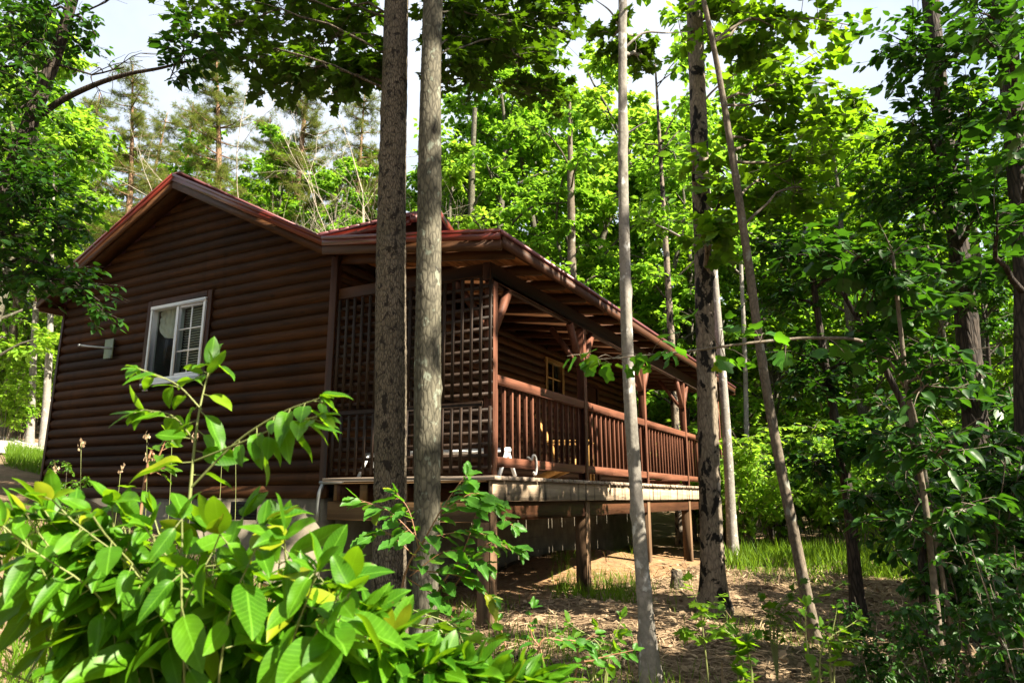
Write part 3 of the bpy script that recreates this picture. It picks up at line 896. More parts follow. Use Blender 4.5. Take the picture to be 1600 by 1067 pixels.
# deck
mb = MB(); x = -0.10
while x < LEN:
    w_ = 0.142-(0.009 if rc.random() < .25 else 0.0012)
    mb.bbox(x, min(x+w_, LEN+.02), -0.13+rc.normal(0, .004), YH-.035, DK-.038, DK+rc.normal(0, .0012), .004); x += 0.142
deck = mb.build('deck', M['deck'], cabin)
MB().bbox(-0.06, LEN, -0.085, -0.045, DK-.235, DK-.040).build('rim_board', M['rim'], deck)
MB().bbox(-0.085, -0.061, -0.04, YH-.06, DK-.06, DK-.040).build('edge_strip', M['beam'], deck)
mb = MB()
for k in range(4): mb.box(-0.055, LEN, 0.25+.5*k, 0.29+.5*k, DK-.235, DK-.042)
mb.build('joist', M['trim_x'], deck)
MB().bbox(-0.02, 0.07, -0.04, YH-.05, DK-.43, DK-.24).build('deck_beam', M['beam'], deck)
MB().bbox(0.09, LEN-.1, -0.03, 0.03, DK-.42, DK-.24).build('deck_beam', M['trim_x'], deck)
for y in (0.9, 1.4, 1.75):
    MB().box(-0.05, -0.025, y, y+.09, DK-.235, DK-.065).build('joist_end', M['beam'], deck)
PX = [0.05, 2.36, 4.8, 7.22, 10.15]
for k, x in enumerate(PX):
    q = W2(x, 0.0)
    MB().bbox(x-.07, x+.07, -.042, .098, g(*q)-.3, DK-.24).build('deck_post', M['deck_post'], deck)
    h = 0.05
    pp = MB().bbox(x-h, x+h, -.05, .05, DK, 3.56).build('porch_post', M['rail_z'], cabin)
    for sx in (-1, 1):
        if (k == 0 and sx < 0) or (k == 4 and sx > 0): continue
        br_ = MB().bar((x+sx*.05, 0, 3.08), (x+sx*.36, 0, 3.56), .07, .07, (0, 1, 0)).build('knee_brace', M['rail_z'], pp)
    MB().bar((x, .05, 3.10), (x, .42, 3.62), .06, .07, (1, 0, 0)).build('knee_brace', M['rail_z'], pp)
# railing
for i in range(4):
    xa, xb = PX[i]+.051, PX[i+1]-.051
    rl = empty('railing', (0, 0, 0)); rl.parent = cabin
    MB().bbox(xa, xb, -.045, -.005, 2.53, 2.626).build('top_rail', M['rail_x'], rl)
    MB().bbox(xa, xb, -.045, -.005, 1.735, 1.83).build('bottom_rail', M['rail_x'], rl)
    n = 14
    for k in range(n):
        x = xa+(xb-xa)*(k+.5)/n+rc.normal(0, .004)
        MB().bbox(x-.02, x+.02, -.003, .037, 1.74+rc.uniform(0, .02), 2.60, .004).build('baluster', M['rail_z'], rl)
# end rail at the far side of the porch
rl = empty('railing', (0, 0, 0)); rl.parent = cabin
MB().bbox(LEN-.17, LEN-.13, .06, YH-.05, 2.53, 2.626).build('top_rail', M['rail_x'], rl)
MB().bbox(LEN-.17, LEN-.13, .06, YH-.05, 1.735, 1.83).build('bottom_rail', M['rail_x'], rl)
for k in range(11):
    y = .15+k*.165
    MB().bbox(LEN-.128, LEN-.09, y-.02, y+.02, 1.75, 2.60, .004).build('baluster', M['rail_z'], rl)
# lattice screen on the near end of the porch
def lattice(y0, y1, z0, z1, x):
    mb = MB(); y = y0+.02
    while y < y1:
        mb.box(x-.022, x-.011, y-.017, y+.017, z0, z1); y += .108
    z = z0+.05
    while z < z1:
        mb.box(x-.010, x+.001, y0, y1, z-.017, z+.017); z += .108
    return mb.build('lattice_panel', M['lattice'], cabin)
lattice(-.06, YH-.05, 2.37, 3.60, -.02)
lattice(-.06, YH-.05, DK+.03, 2.30, -.02)
MB().bbox(-.018, .03, .06, YH-.05, 2.31, 2.36).build('lattice_rail', M['lattice'], cabin)
MB().bbox(-.018, .05, .06, YH-.05, 3.62, 3.75).build('lattice_rail', M['trim_y'], cabin)
MB().bbox(.01, .07, .95, 1.02, DK, 3.6).build('lattice_post', M['lattice'], cabin)
# downpipe bracket at the deck corner
mb = MB(); mb.tube(polyl([(-.06, YH-.02, 1.60), (-.09, YH-.0, 1.5), (-.08, YH+.02, 1.38), (-.06, YH+.03, 1.2)], 10), .022, 8)
mb.tube([(-.07, YH+.02, 1.60), (-.07, YH-.32, 1.605)], .02, 8)
mb.build('drain_pipe', M['steel'], cabin, smooth=True)

def cl(x, y, z):
    q = W2(x, y); return (q[0], q[1], z)
CRZ = cabin.rotation_euler.z
# things on and by the porch
o = empty('wall_bracket', cl(-.03, 6.02, 3.45), CRZ); tag(o, 'grey metal plate with a stub arm fixed to the log wall', 'bracket')
MB().bbox(-.052, -.040, -.10, .10, -.14, .14).build('plate', M['plate'], o)
mb = MB(); mb.tube([(-.05, -.06, .0), (-.17, .12, .015), (-.28, .28, .03)], .015, 10); mb.tube([(-.28, .28, .03), (-.29, .295, .032)], .022, 10)
mb.build('arm', M['steel'], o, smooth=True)
o = empty('tube_stand', cl(.35, .9, DK), CRZ); tag(o, 'white tubular metal stand lying low on the porch behind the lattice', 'stand')
MB().tube([(0, -.95, .26), (0, .85, .26)], .026, 10).build('cross_tube', M['white'], o, smooth=True)
for y, in ((-.92,), (.82,)):
    mb = MB(); mb.tube([(-.16, y, .012), (0, y, .26)], .02, 8); mb.tube([(.16, y, .012), (0, y, .26)], .02, 8)
    mb.build('leg', M['white'], o, smooth=True)
o = empty('rope_loop', cl(.84, -.05, DK+.2), CRZ); tag(o, 'pale rope looped over the bottom rail of the porch railing', 'rope')
mb = MB()
pts = [(-.03, -.01, -.02), (0, -.012, .03), (.05, -.012, .02), (.08, -.012, -.06), (.07, -.012, -.14), (.03, -.012, -.17), (.0, -.014, -.14)]
mb.tube(polyl(pts, 30), .013, 8); mb.tube(polyl([(-.03, -.01, -.02), (-.04, .03, .01), (0.02, .05, -.02)], 10), .012, 8)
mb.build('rope', M['hose'], o, smooth=True)
o = empty('wooden_chair', cl(3.5, .62, DK), CRZ+.3); tag(o, 'honey coloured wooden porch chair behind the railing', 'chair')
mb = MB()
for k in range(6): mb.bbox(-.27+.0, .27, -.25+.085*k, -.175+.085*k, .36-.01*k, .38-.01*k, .004)
mb.build('seat', M['chair'], o)
mb = MB()
for k in range(5): mb.bar((-.22+.11*k, .24, .33), (-.22+.11*k, .52, .95), .09, .02, (0, -.9, .4))
mb.build('backrest', M['chair'], o)
for sx in (-1, 1):
    MB().bbox(sx*.30-.02, sx*.30+.02, -.26, -.18, 0, .55).build('leg', M['chair'], o)
    MB().bar((sx*.30, -.2, .33), (sx*.30, .52, .03), .035, .09, (0, 0, 1)).build('leg', M['chair'], o)
    MB().bbox(sx*.30-.06, sx*.30+.06, -.30, .38, .551, .573).build('armrest', M['chair'], o)

# ------------------------------------------------------------------ near trees
def near_tree(name, label, pxs, Y, bark, seed, clumps, leafk, leafm, size, top=13.0, lump=0.05, flare=0.35, limb=0.03, ntw=16, nlf=14, crown=None, dead=(), knots=6, nring=24):
    """clumps: (px,py,Y,radius, trunk height fraction or None)"""
    rng = np.random.default_rng(seed)
    P, W = trunk_path(pxs, Y, top)
    base = np.array((P[0][0], P[0][1], g(P[0][0], P[0][1])))
    root = tree_root(name, base, label)
    mb = MB(); c, r = trunk_tube(rng, mb, P, W, nring, 0.05, lump, flare, knots)
    lv = Leaves()
    for q in clumps:
        C = at(q[0], q[1], q[2]); rad = q[3]
        h = q[4] if len(q) > 4 and q[4] is not None else C[2]-0.35*np.linalg.norm(C[:2]-c[np.argmin(abs(c[:, 2]-C[2])), :2])
        i = int(np.argmin(abs(c[:, 2]-h)))
        clump(rng, mb, lv, c[i], C, rad, int(ntw*(q[5] if len(q) > 5 else 1)), nlf, size, min(limb, r[i]*0.6))
    if crown:                       # high crown above the picture
        z0, z1, rad, nl = crown
        for k in range(nl):
            h = rng.uniform(z0, z1); i = int(np.argmin(abs(c[:, 2]-h)))
            a = rng.uniform(0, 2*PI); rr = rad*rng.uniform(.35, 1)
            C = c[i]+np.array((math.cos(a)*rr, math.sin(a)*rr, rng.uniform(.2, 1.2)))
            clump(rng, mb, lv, c[i], C, rng.uniform(.6, 1.0), 12, 12, size*1.15, min(limb, r[i]*.6))
    for pts in dead:
        pp = [at(*p) for p in pts]
        i = int(np.argmin(np.linalg.norm(c-pp[0], axis=1))); pp[0] = c[i]
        mb.tube(polyl(pp, 14), np.linspace(.012, .003, 14), 6)
    mb.build('trunk', bark, root, base, smooth=True)
    if lv.p:
        link('crown', lv.mesh('crown', leafk, base, True, rng=rng), leafm, root)
    return root

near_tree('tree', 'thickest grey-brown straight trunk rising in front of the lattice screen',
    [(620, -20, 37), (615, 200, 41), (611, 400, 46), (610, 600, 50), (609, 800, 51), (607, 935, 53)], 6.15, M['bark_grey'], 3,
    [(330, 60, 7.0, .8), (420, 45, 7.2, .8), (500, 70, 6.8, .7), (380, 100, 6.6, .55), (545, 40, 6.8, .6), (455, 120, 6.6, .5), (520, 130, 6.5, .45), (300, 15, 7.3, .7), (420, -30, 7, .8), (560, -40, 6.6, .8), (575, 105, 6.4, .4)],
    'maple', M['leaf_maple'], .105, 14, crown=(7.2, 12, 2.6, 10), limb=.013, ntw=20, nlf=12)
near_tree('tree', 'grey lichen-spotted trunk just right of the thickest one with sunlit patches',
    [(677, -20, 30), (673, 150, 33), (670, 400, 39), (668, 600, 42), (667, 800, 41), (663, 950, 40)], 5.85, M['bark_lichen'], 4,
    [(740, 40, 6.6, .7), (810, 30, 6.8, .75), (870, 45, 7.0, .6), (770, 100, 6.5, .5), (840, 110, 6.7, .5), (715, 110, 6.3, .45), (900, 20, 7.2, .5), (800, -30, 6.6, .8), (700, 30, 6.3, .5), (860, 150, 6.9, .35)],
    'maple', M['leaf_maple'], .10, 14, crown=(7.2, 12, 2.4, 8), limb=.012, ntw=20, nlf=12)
near_tree('tree', 'slender pale grey trunk in front of the porch railing, knobbly with white blotches',
    [(973, -20, 13), (973, 200, 15), (976, 400, 17), (983, 600, 18), (996, 800, 20), (1009, 960, 24), (1018, 1075, 29)], 5.2, M['bark_pale'], 7,
    [(995, 75, 5.6, .28), (958, 60, 5.4, .22), (1015, 95, 5.5, .22)],
    'maple', M['leaf_maple'], .10, 12, lump=.10, crown=(6.8, 10, 1.5, 3), ntw=9, nlf=8, knots=18,
    dead=[[(968, 50, 5.2), (955, 20, 5.25), (930, 0, 5.3)], [(980, 75, 5.2), (1005, 52, 5.2), (1040, 52, 5.3), (1075, 50, 5.6)], [(985, 215, 5.2), (1010, 190, 5.15)]])
near_tree('tree', 'dark-blotched grey trunk at the far end of the porch railing, flared at its foot',
    [(1084, -20, 24), (1092, 200, 26), (1100, 450, 28), (1107, 700, 32), (1113, 880, 36), (1116, 962, 40)], 7.8, M['bark_mottled'], 9,
    [(1120, 20, 7.6, .6), (1165, 340, 6.8, .5, None, .6), (1120, 290, 7.0, .45, None, .5), (1085, 250, 7.2, .4, None, .4), (1100, 360, 7.0, .4, None, .4)],
    'tulip', M['leaf_mid'], .16, 14, crown=(8.5, 12.5, 2.4, 4), ntw=12, nlf=9, flare=.5, knots=10)
near_tree('tree', 'thin brown trunk leaning left as it climbs, right of the blotched trunk',
    [(1095, -20, 8), (1122, 110, 9), (1150, 280, 11), (1172, 430, 13), (1190, 560, 14), (1214, 700, 15), (1240, 830, 16), (1275, 1005, 19)], 6.6, M['bark_brown'], 12,
    [(1170, 90, 7.5, .5), (1230, 60, 7.1, .6), (1220, 160, 7.1, .6), (1290, 130, 7.1, .6), (1190, 220, 7.3, .5), (1270, 230, 7.1, .6), (1330, 40, 7.3, .6), (1340, 200, 7.3, .6), (1210, 310, 7.3, .5), (1300, 320, 7.1, .5), (1160, 15, 7.5, .5)],
    'tulip', M['leaf_mid'], .112, 11, lump=.08, ntw=17, nlf=10, limb=.016)
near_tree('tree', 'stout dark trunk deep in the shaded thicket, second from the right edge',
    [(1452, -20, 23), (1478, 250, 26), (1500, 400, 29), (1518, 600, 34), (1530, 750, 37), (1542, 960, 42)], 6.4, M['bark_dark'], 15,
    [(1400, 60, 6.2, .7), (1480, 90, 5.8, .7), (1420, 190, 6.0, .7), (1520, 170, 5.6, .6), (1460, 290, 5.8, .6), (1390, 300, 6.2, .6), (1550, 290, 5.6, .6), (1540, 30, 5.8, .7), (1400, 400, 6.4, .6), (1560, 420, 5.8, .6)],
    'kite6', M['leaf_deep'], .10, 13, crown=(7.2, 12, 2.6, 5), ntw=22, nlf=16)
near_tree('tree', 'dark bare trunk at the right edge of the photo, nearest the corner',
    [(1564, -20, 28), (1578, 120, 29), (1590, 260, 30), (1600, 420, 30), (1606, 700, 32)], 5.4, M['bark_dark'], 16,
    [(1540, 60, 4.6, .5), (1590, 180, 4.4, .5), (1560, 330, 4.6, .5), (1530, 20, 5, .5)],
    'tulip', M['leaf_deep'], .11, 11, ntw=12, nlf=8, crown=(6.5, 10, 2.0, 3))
near_tree('sapling_tree', 'short dark crooked stem behind the leaning thin trunk, lost in leaves at the top',
    [(1268, 420, 9), (1285, 540, 11), (1305, 660, 14), (1326, 780, 17), (1336, 900, 20)], 7.6, M['bark_dark'], 18,
    [(1260, 400, 7.6, .6), (1310, 430, 7.4, .6), (1220, 470, 7.8, .5), (1345, 560, 7.4, .5), (1270, 600, 7.4, .55), (1230, 560, 7.8, .5), (1330, 680, 7.2, .5), (1260, 720, 7.6, .45), (1200, 380, 7.6, .5)],
    'kite6', M['leaf_deep'], .10, 5.2, ntw=22, nlf=14)
near_tree('sapling_tree', 'curved slim stem arching left over the shaded thicket',
    [(1285, 400, 5), (1335, 490, 7), (1385, 580, 9), (1420, 660, 10), (1436, 760, 12), (1446, 1000, 14)], 4.6, M['bark_dark'], 21,
    [(1280, 400, 4.2, .35), (1340, 400, 4.0, .4), (1400, 420, 4.0, .35), (1430, 480, 4.2, .35), (1370, 520, 4.4, .3), (1490, 420, 4.2, .4)],
    'tulip', M['leaf_deep'], .10, 0, ntw=9, nlf=6, limb=.012)
near_tree('sapling_tree', 'pale slim upright stem standing in the shaded thicket at lower right',
    [(1395, 400, 5), (1412, 560, 7), (1428, 680, 8), (1446, 790, 9), (1458, 900, 10), (1476, 1075, 12)], 4.0, M['bark_brown'], 23,
    [(1395, 395, 4.0, .3), (1410, 450, 4.0, .3), (1400, 560, 4.0, .35), (1450, 600, 3.8, .35), (1480, 700, 3.8, .35), (1400, 700, 4.0, .35), (1500, 560, 3.8, .35), (1420, 820, 4.0, .3), (1510, 800, 3.8, .3)],
    'ovalw', M['leaf_deep'], .085, 0, ntw=10, nlf=8, limb=.01)
# long thin branch with lobed leaves reaching over the porch from the right: belongs to a slim tulip sapling
rng = np.random.default_rng(31)
P = polyl([at(1500, 1060, 4.4), at(1455, 800, 4.4), at(1420, 620, 4.3), at(1360, 540, 4.2), at(1280, 528, 4.1), at(1180, 535, 4.05), at(1080, 548, 4.0), at(1000, 556, 3.95), at(930, 562, 3.9)], 40)
base = np.array((P[0][0], P[0][1], g(P[0][0], P[0][1]))); P[0][2] = base[2]-.05
root = tree_root('sapling_tree', base, 'wiry sapling whose long thin branch of lobed leaves crosses in front of the porch')
mb = MB(); mb.tube(P, np.linspace(.016, .0035, 40), 8); lv = Leaves()
for (px, py, Y_, n) in ((930, 565, 3.9, 9), (905, 575, 3.9, 7), (960, 555, 3.9, 6), (1025, 550, 3.95, 8), (1050, 560, 3.95, 5), (1115, 500, 4.0, 4), (1125, 572, 4.0, 5), (1190, 520, 4.0, 4), (1240, 545, 4.05, 4), (1300, 545, 4.1, 6)):
    C = at(px, py, Y_); i = int(np.argmin(np.linalg.norm(P-C, axis=1)))
    for k in range(3):
        E = C+rng.standard_normal(3)*np.array((.07, .10, .04))
        tw = polyl([P[i], (P[i]+E)/2+np.array((0, 0, .02)), E], 5); mb.tube(tw, np.linspace(.0025, .0015, 5), 4)
        leafy(rng, lv, tw, max(2, n//3), .092, .7, .45, .55)
mb.build('trunk', M['bark_brown'], root, base, smooth=True)
link('crown', lv.mesh('crown', 'tulip', base, True, rng=rng), M['leaf_blue'], root)
# stump
sp_ = at(1058, 937, 9.0); gz = g(sp_[0], sp_[1])
o = empty('tree_stump', (sp_[0], sp_[1], gz)); tag(o, 'small cut tree stump on the straw-covered ground left of the blotched trunk', 'stump')
mb = MB(); rng = np.random.default_rng(41)
mb.tube([(0, 0, -.1), (0, 0, .02), (.01, 0, .12), (.012, 0, .21)], [.10, .085, .07, .066], 18, rough=.05, rng=rng); mb.build('bark', M['bark_grey'], o, smooth=False)
mb = MB(); mb.tube([(.012, 0, .205), (.016, 0, .222)], [.060, .057], 18); mb.build('cut_face', M['cutwood'], o)

# leaning tree at the upper left with an arching limb
rng = np.random.default_rng(51)
pth = [at(122, -30, 6.6), at(92, 72, 6.6), at(64, 148, 6.6), at(38, 215, 6.6), at(2, 320, 6.6), at(-70, 520, 6.6)]
P, W = np.array(pth[::-1]), np.array([.13, .10, .075, .066, .06, .05])
bx = P[0]+np.array((-.3, 0, 0)); base = np.array((bx[0], bx[1], g(bx[0], bx[1])))
P = np.vstack((base-np.array((0, 0, .15)), P)); W = np.insert(W, 0, .15)
d = P[-1]-P[-2]; d /= np.linalg.norm(d); P = np.vstack((P, P[-1]+d*1.5, P[-1]+d*3)); W = np.append(W, (.04, .02))
root = tree_root('tree', base, 'leaning dark tree at the upper left with a long arching limb')
mb = MB(); c, r = trunk_tube(rng, mb, P, W, 20); lv = Leaves()
limb = polyl([at(50, 190, 6.6), at(95, 158, 6.5), at(150, 132, 6.4), at(200, 116, 6.3), at(250, 107, 6.2), at(292, 96, 6.1)], 24)
mb.tube(limb, np.linspace(.036, .009, 24), 8)
for (px, py, Y_, rad, k) in ((290, 85, 6.1, .4, .9), (335, 78, 6.0, .3, .6), (265, 125, 6.2, .28, .5), (310, 50, 6.1, .3, .6)):
    clump(rng, mb, lv, limb[-3], at(px, py, Y_), rad, int(14*k), 9, .10, .008, sag=0)
for (px, py, Y_, rad, k) in ((20, 90, 6.4, .6, 1), (60, 40, 6.4, .5, 1), (10, 20, 6.4, .6, 1), (30, 170, 6.3, .5, .8), (150, 55, 6.5, .25, .4), (140, 85, 6.6, .2, .3), (-40, 130, 6.2, .7, 1.2),
                           (20, 290, 6.1, .55, 1.3), (60, 330, 6.1, .5, 1.2), (25, 370, 6.0, .5, 1.3), (90, 300, 6.2, .35, .8), (110, 360, 6.1, .4, .9), (60, 410, 6.0, .4, 1), (0, 440, 6, .5, 1), (20, 240, 6.2, .45, 1), (120, 440, 5.9, .32, .8), (155, 470, 5.9, .2, .5), (170, 500, 5.85, .14, .35)):
    C = at(px, py, Y_); i = int(np.argmin(abs(c[:, 2]-(C[2]+.35)))); clump(rng, mb, lv, c[i], C, rad*1.35, int(24*k), 11, .085, .016, sag=.12)
# bare twigs against the sky
def bare(rng, mb, p, d, L, r, depth, spread=.6, up=.1):
    n = 6; pts = [p]; dd = d.copy()
    for k in range(n):
        dd = dd+rng.standard_normal(3)*.13; dd[2] += up*.1; dd /= np.linalg.norm(dd); pts.append(pts[-1]+dd*L/n)
    mb.tube(pts, np.linspace(r, r*.45, n+1), 5 if r > .01 else 4, cap=False)
    if depth:
        for k in range(rng.integers(3, 6)):
            i = rng.integers(2, n+1); q = dd+rng.standard_normal(3)*spread; q /= np.linalg.norm(q)
            bare(rng, mb, pts[i], q, L*rng.uniform(.4, .65), r*.5, depth-1, spread, up)
bare(rng, mb, c[int(np.argmin(np.linalg.norm(c-at(80, 100, 6.6), axis=1)))], np.array((.9, -.1, .05)), 1.0, .014, 2, .5)
bare(rng, mb, c[int(np.argmin(np.linalg.norm(c-at(105, 30, 6.6), axis=1)))], np.array((.9, 0, .25)), .9, .012, 2, .5)
mb.build('trunk', M['bark_dark'], root, base, smooth=True)
link('crown', lv.mesh('crown', 'kite6', base, True, rng=rng), M['leaf_deep'], root)
# bare pale tree behind the cabin
rng = np.random.default_rng(53); bp = at(600, 620, 15.5); base = np.array((-3.6, 19.5, g(-3.6, 19.5)))
root = tree_root('bare_tree', base, 'leafless pale grey tree with many thin limbs behind the main roof')
mb = MB()
for k in range(8):
    d = np.array((rng.uniform(-.75, .25), rng.uniform(-.25, .1), 1.0)); d /= np.linalg.norm(d)
    bare(rng, mb, base+np.array((rng.normal(0, .12), rng.normal(0, .12), -.1)), d, rng.uniform(5.5, 9.5), .03, 3, .5, .12)
mb.build('trunk', M['bark_dead'], root, base, smooth=True)

# ------------------------------------------------------------------ forest behind
def broad_tree(seed, H, spread, leaf, leafk, size, start=.25, nl=20, nsub=5, ntw=5, nlf=17, bark='bark_lichen', r0=.15):
    rng = np.random.default_rng(seed); mb = MB(); lv = Leaves()
    P = np.array([(0, 0, -.3), (0, 0, H*.2), (rng.normal(0, .25), rng.normal(0, .25), H*.5), (rng.normal(0, .4), rng.normal(0, .4), H*.8), (rng.normal(0, .4), rng.normal(0, .4), H)])
    c, r = trunk_tube(rng, mb, P, np.array([r0*1.2, r0, r0*.75, r0*.4, .02]), 12, .25, .04, .3, 0)
    for k in range(nl):
        f = start+(1-start)*(k+.5)/nl; i = int(np.argmin(abs(c[:, 2]-H*f)))
        a = k*2.4+rng.normal(0, .4); L = spread*(1-.75*((f-start)/(1-start))**1.5)*rng.uniform(.65, 1.1)
        d = np.array((math.cos(a), math.sin(a), rng.uniform(.1, .6)))
        E = c[i]+d*L; E[2] += rng.uniform(-.1, .4)
        limb = polyl([c[i], (c[i]+E)/2+np.array((0, 0, .15*L)), E], 8); mb.tube(limb, np.linspace(min(.05, r[i]*.5), .01, 8), 5, cap=False)
        for q in range(nsub):
            j = rng.integers(3, 8); e2 = limb[j]+rdir(rng, 1)[0]*np.array((1, 1, .55))*L*rng.uniform(.2, .45)
            tw0 = polyl([limb[j], (limb[j]+e2)/2+np.array((0, 0, .06)), e2], 4); mb.tube(tw0, np.linspace(.012, .005, 4), 4, cap=False)
            for z in range(ntw):
                e3 = e2+rdir(rng, 1)[0]*np.array((1, 1, .5))*rng.uniform(.25, .6)*(.3+.25*spread)
                s_ = tw0[rng.integers(1, 4)]
                tw = polyl([s_, (s_+e3)/2+np.array((0, 0, .04)), e3], 4)
                leafy(rng, lv, tw, nlf, size, .6, .3)
    return mb.mesh('trunk', smooth=True), lv.mesh('crown', leafk, (0, 0, 0), True, rng=rng), M[bark], M[leaf]
def pine_tree(seed, H, start, spread):
    rng = np.random.default_rng(seed); mb = MB(); lv = Leaves()
    P = np.array([(0, 0, -.3), (.05, 0, H*.3), (rng.normal(0, .2), 0, H*.6), (rng.normal(0, .25), 0, H)])
    c, r = trunk_tube(rng, mb, P, np.array([.20, .17, .12, .02]), 12, .2, .04, .2, 0)
    h = H*start
    while h < H*.98:
        i = int(np.argmin(abs(c[:, 2]-h)))
        for k in range(rng.integers(3, 6)):
            a = rng.uniform(0, 2*PI); L = spread*rng.uniform(.5, 1.1)*(1-.7*max(0, (h/H-start)/(1-start)))
            d = np.array((math.cos(a), math.sin(a), rng.uniform(-.15, .35)))
            E = c[i]+d*L; limb = polyl([c[i], (c[i]+E)/2-np.array((0, 0, .07*L)), E], 7)
            mb.tube(limb, np.linspace(.03, .006, 7), 5, cap=False)
            for q in range(int(13*L/1.5)+4):
                j = rng.integers(2, 7); e2 = limb[j]+rdir(rng, 1)[0]*np.array((1, 1, .4))*rng.uniform(.2, .55)
                mb.tube([limb[j], (limb[j]+e2)/2+rng.standard_normal(3)*.03, e2], .005, 4, cap=False)
                n = 9; t = rng.uniform(.2, 1, (n, 1)); p = limb[j]*(1-t)+e2*t+rng.standard_normal((n, 3))*.04
                lv.add(p, rdir(rng, n)+np.array((0, 0, .4))+(e2-limb[j]), rdir(rng, n), rng.uniform(.09, .17, n))
        h += rng.uniform(.3, .5)
    return mb.mesh('trunk', smooth=True), lv.mesh('crown', 'tuft', (0, 0, 0), False), M['bark_pine'], M['needle']
def plant_proto(kinds, x, y, s, rz, name, label, cat, group):
    tm, cm, bm, lm = kinds
    root = empty(name, (x, y, g(x, y)), rz); root.scale = (s, s, s); tag(root, label, cat, group)
    for nm, me_, mt_ in (('trunk', tm, bm), ('crown', cm, lm)):
        if not me_.materials: me_.materials.append(mt_)
        link(nm, me_, None, root)
    return root
BR = broad_tree(101, 15, 3.6, 'leaf_bright', 'kite6', .20, .22, 24, 5, 5, 18)
YE = broad_tree(102, 13, 3.2, 'leaf_yellow', 'kite6', .19, .15, 22, 5, 5, 18)
MI = broad_tree(103, 14, 3.2, 'leaf_mid', 'kite6', .19, .2, 22, 5, 5, 18)
DE = broad_tree(104, 12, 3.0, 'leaf_deep', 'kite6', .18, .06, 24, 5, 5, 13, bark='bark_dark')
for i, (k, x, y, s, rz) in enumerate((
        (BR, .6, 24.5, 1.22, 2.9), (YE, -1.9, 21.2, .9, 5.5), (BR, 2.6, 29, 1.25, 3.6), (YE, 6.2, 33, 1.4, 2.6), (BR, -.4, 21.8, 1.1, .3), (YE, 3.2, 22.5, 1.22, 1.1), (BR, 6.6, 23.5, 1.0, 2.4), (MI, 1.6, 25.8, 1.2, 4.0), (MI, 5.6, 23.0, 1.0, 1.0), (MI, 10.8, 22.6, 1.0, 2.0), (BR, -3.2, 28, .95, 5.1),
        (BR, 1.6, 19.6, .72, 2.2), (YE, -1.6, 23.5, .9, 3.9), (BR, 4.9, 20.0, .8, 5.2), (YE, 7.9, 27, 1.15, .9), (BR, 3.4, 34, 1.35, 1.4), (BR, -.6, 36, 1.25, 2.8), (YE, 8, 37, 1.4, 4.4), (BR, 12.5, 35, 1.4, 5.7), (BR, 10.2, 19.2, .8, 3.5), (YE, 13.4, 21.8, .95, 1.2), (YE, 9.2, 23.5, .95, 2.0), (BR, 12.5, 25, 1.0, .8), (YE, 4.6, 25.6, 1.22, 5.5), (YE, 7.4, 20.6, .78, 4.1), (YE, 5.3, 30, 1.15, 3.3), (YE, 10, 30, 1.1, .2), (BR, 16.5, 24, .95, 1.9))):
    plant_proto(k, x, y, s, rz, 'broadleaf_tree', 'sunlit yellow-green broadleaf tree in the bright wood behind the cabin and porch', 'tree', 'bright trees behind the cabin')
for i, (k, x, y, s, rz) in enumerate(((MI, -6.5, 27, .78, 1.0), (DE, -4.6, 24.5, .66, 2.0), (MI, -10.5, 26, .72, 3.0), (MI, -1.0, 32, .8, .5), (DE, -8.2, 31, .75, .5), (MI, -14.5, 29, .8, 5.5), (MI, -19, 27, .85, 4.5), (MI, -3.6, 36, .85, 2.9), (DE, -12.4, 33, .85, 1.9), (MI, -17, 36, .9, 3.4), (BR, -6.2, 35, .72, 4.0), (DE, -2.9, 22.5, .74, 4.4), (MI, -8.6, 23.5, .74, .7), (BR, -5.6, 21.8, .70, 3.1), (MI, -3.4, 25, .86, 1.2), (BR, -10.2, 28, .86, 5.0), (MI, -6.6, 28.5, .92, 2.2), (BR, -4.4, 31, .98, 1.9), (MI, -8.4, 34, 1.0, .4), (BR, -12.5, 36, 1.0, 3.3), (YE, -7.4, 25.5, .84, 2.7), (YE, -4.8, 27.5, .92, .2), (BR, -10.8, 22.6, .70, 1.3), (BR, -1.9, 25.5, 1.05, 5.0), (YE, -3.0, 30, 1.15, 3.2))):
    plant_proto(k, x, y, s, rz, 'broadleaf_tree', 'deeper green broadleaf tree among the pines beyond the gable roof', 'tree', 'green trees beyond the gable')
for i, (k, x, y, s, rz) in enumerate(((YE, -12.6, 16.6, .82, .4), (BR, -15.0, 19.5, .85, 2.6), (YE, -13.5, 22, .75, 4.6), (BR, -17.5, 24, .9, 1.6), (YE, -10.0, 20.5, .62, 3.0), (BR, -20, 20, .95, 5.0))):
    plant_proto(k, x, y, s, rz, 'broadleaf_tree', 'bright broadleaf tree beside the gravel drive left of the cabin', 'tree', 'bright trees by the drive')
for i, (k, x, y, s, rz) in enumerate(((DE, 12.8, 15.2, .85, 1.0), (MI, 8.6, 17.2, .82, 2.3), (DE, 15.5, 18.5, .95, .1), (MI, 12.2, 21, .95, 4.2), (DE, 10.2, 9.2, .55, 3.3), (MI, 18, 21, 1, 3.0), (DE, 20, 14, 1, 5), (DE, 7.4, 6.6, .42, 1.4), (MI, 13.2, 13.4, .7, 5.1), (DE, 8.3, 1.9, .66, .3), (DE, 5.6, .6, .40, 2.3), (MI, 9.8, 15.2, .62, 4.0), (MI, 11.2, 16.8, .8, .4), (MI, 7.2, 19.4, .8, 2.2), (DE, 8.4, 12.2, .42, 1.2))):  # nearest ones stand out of view, added to keep sun off the thicket
    plant_proto(k, x, y, s, rz, 'broadleaf_tree', 'shaded green broadleaf tree in the thicket on the right, or added unseen to shade it', 'tree', 'shaded trees on the right')
OP = broad_tree(105, 15, 3.2, 'leaf_mid', 'kite6', .20, .5, 14, 4, 4, 9)
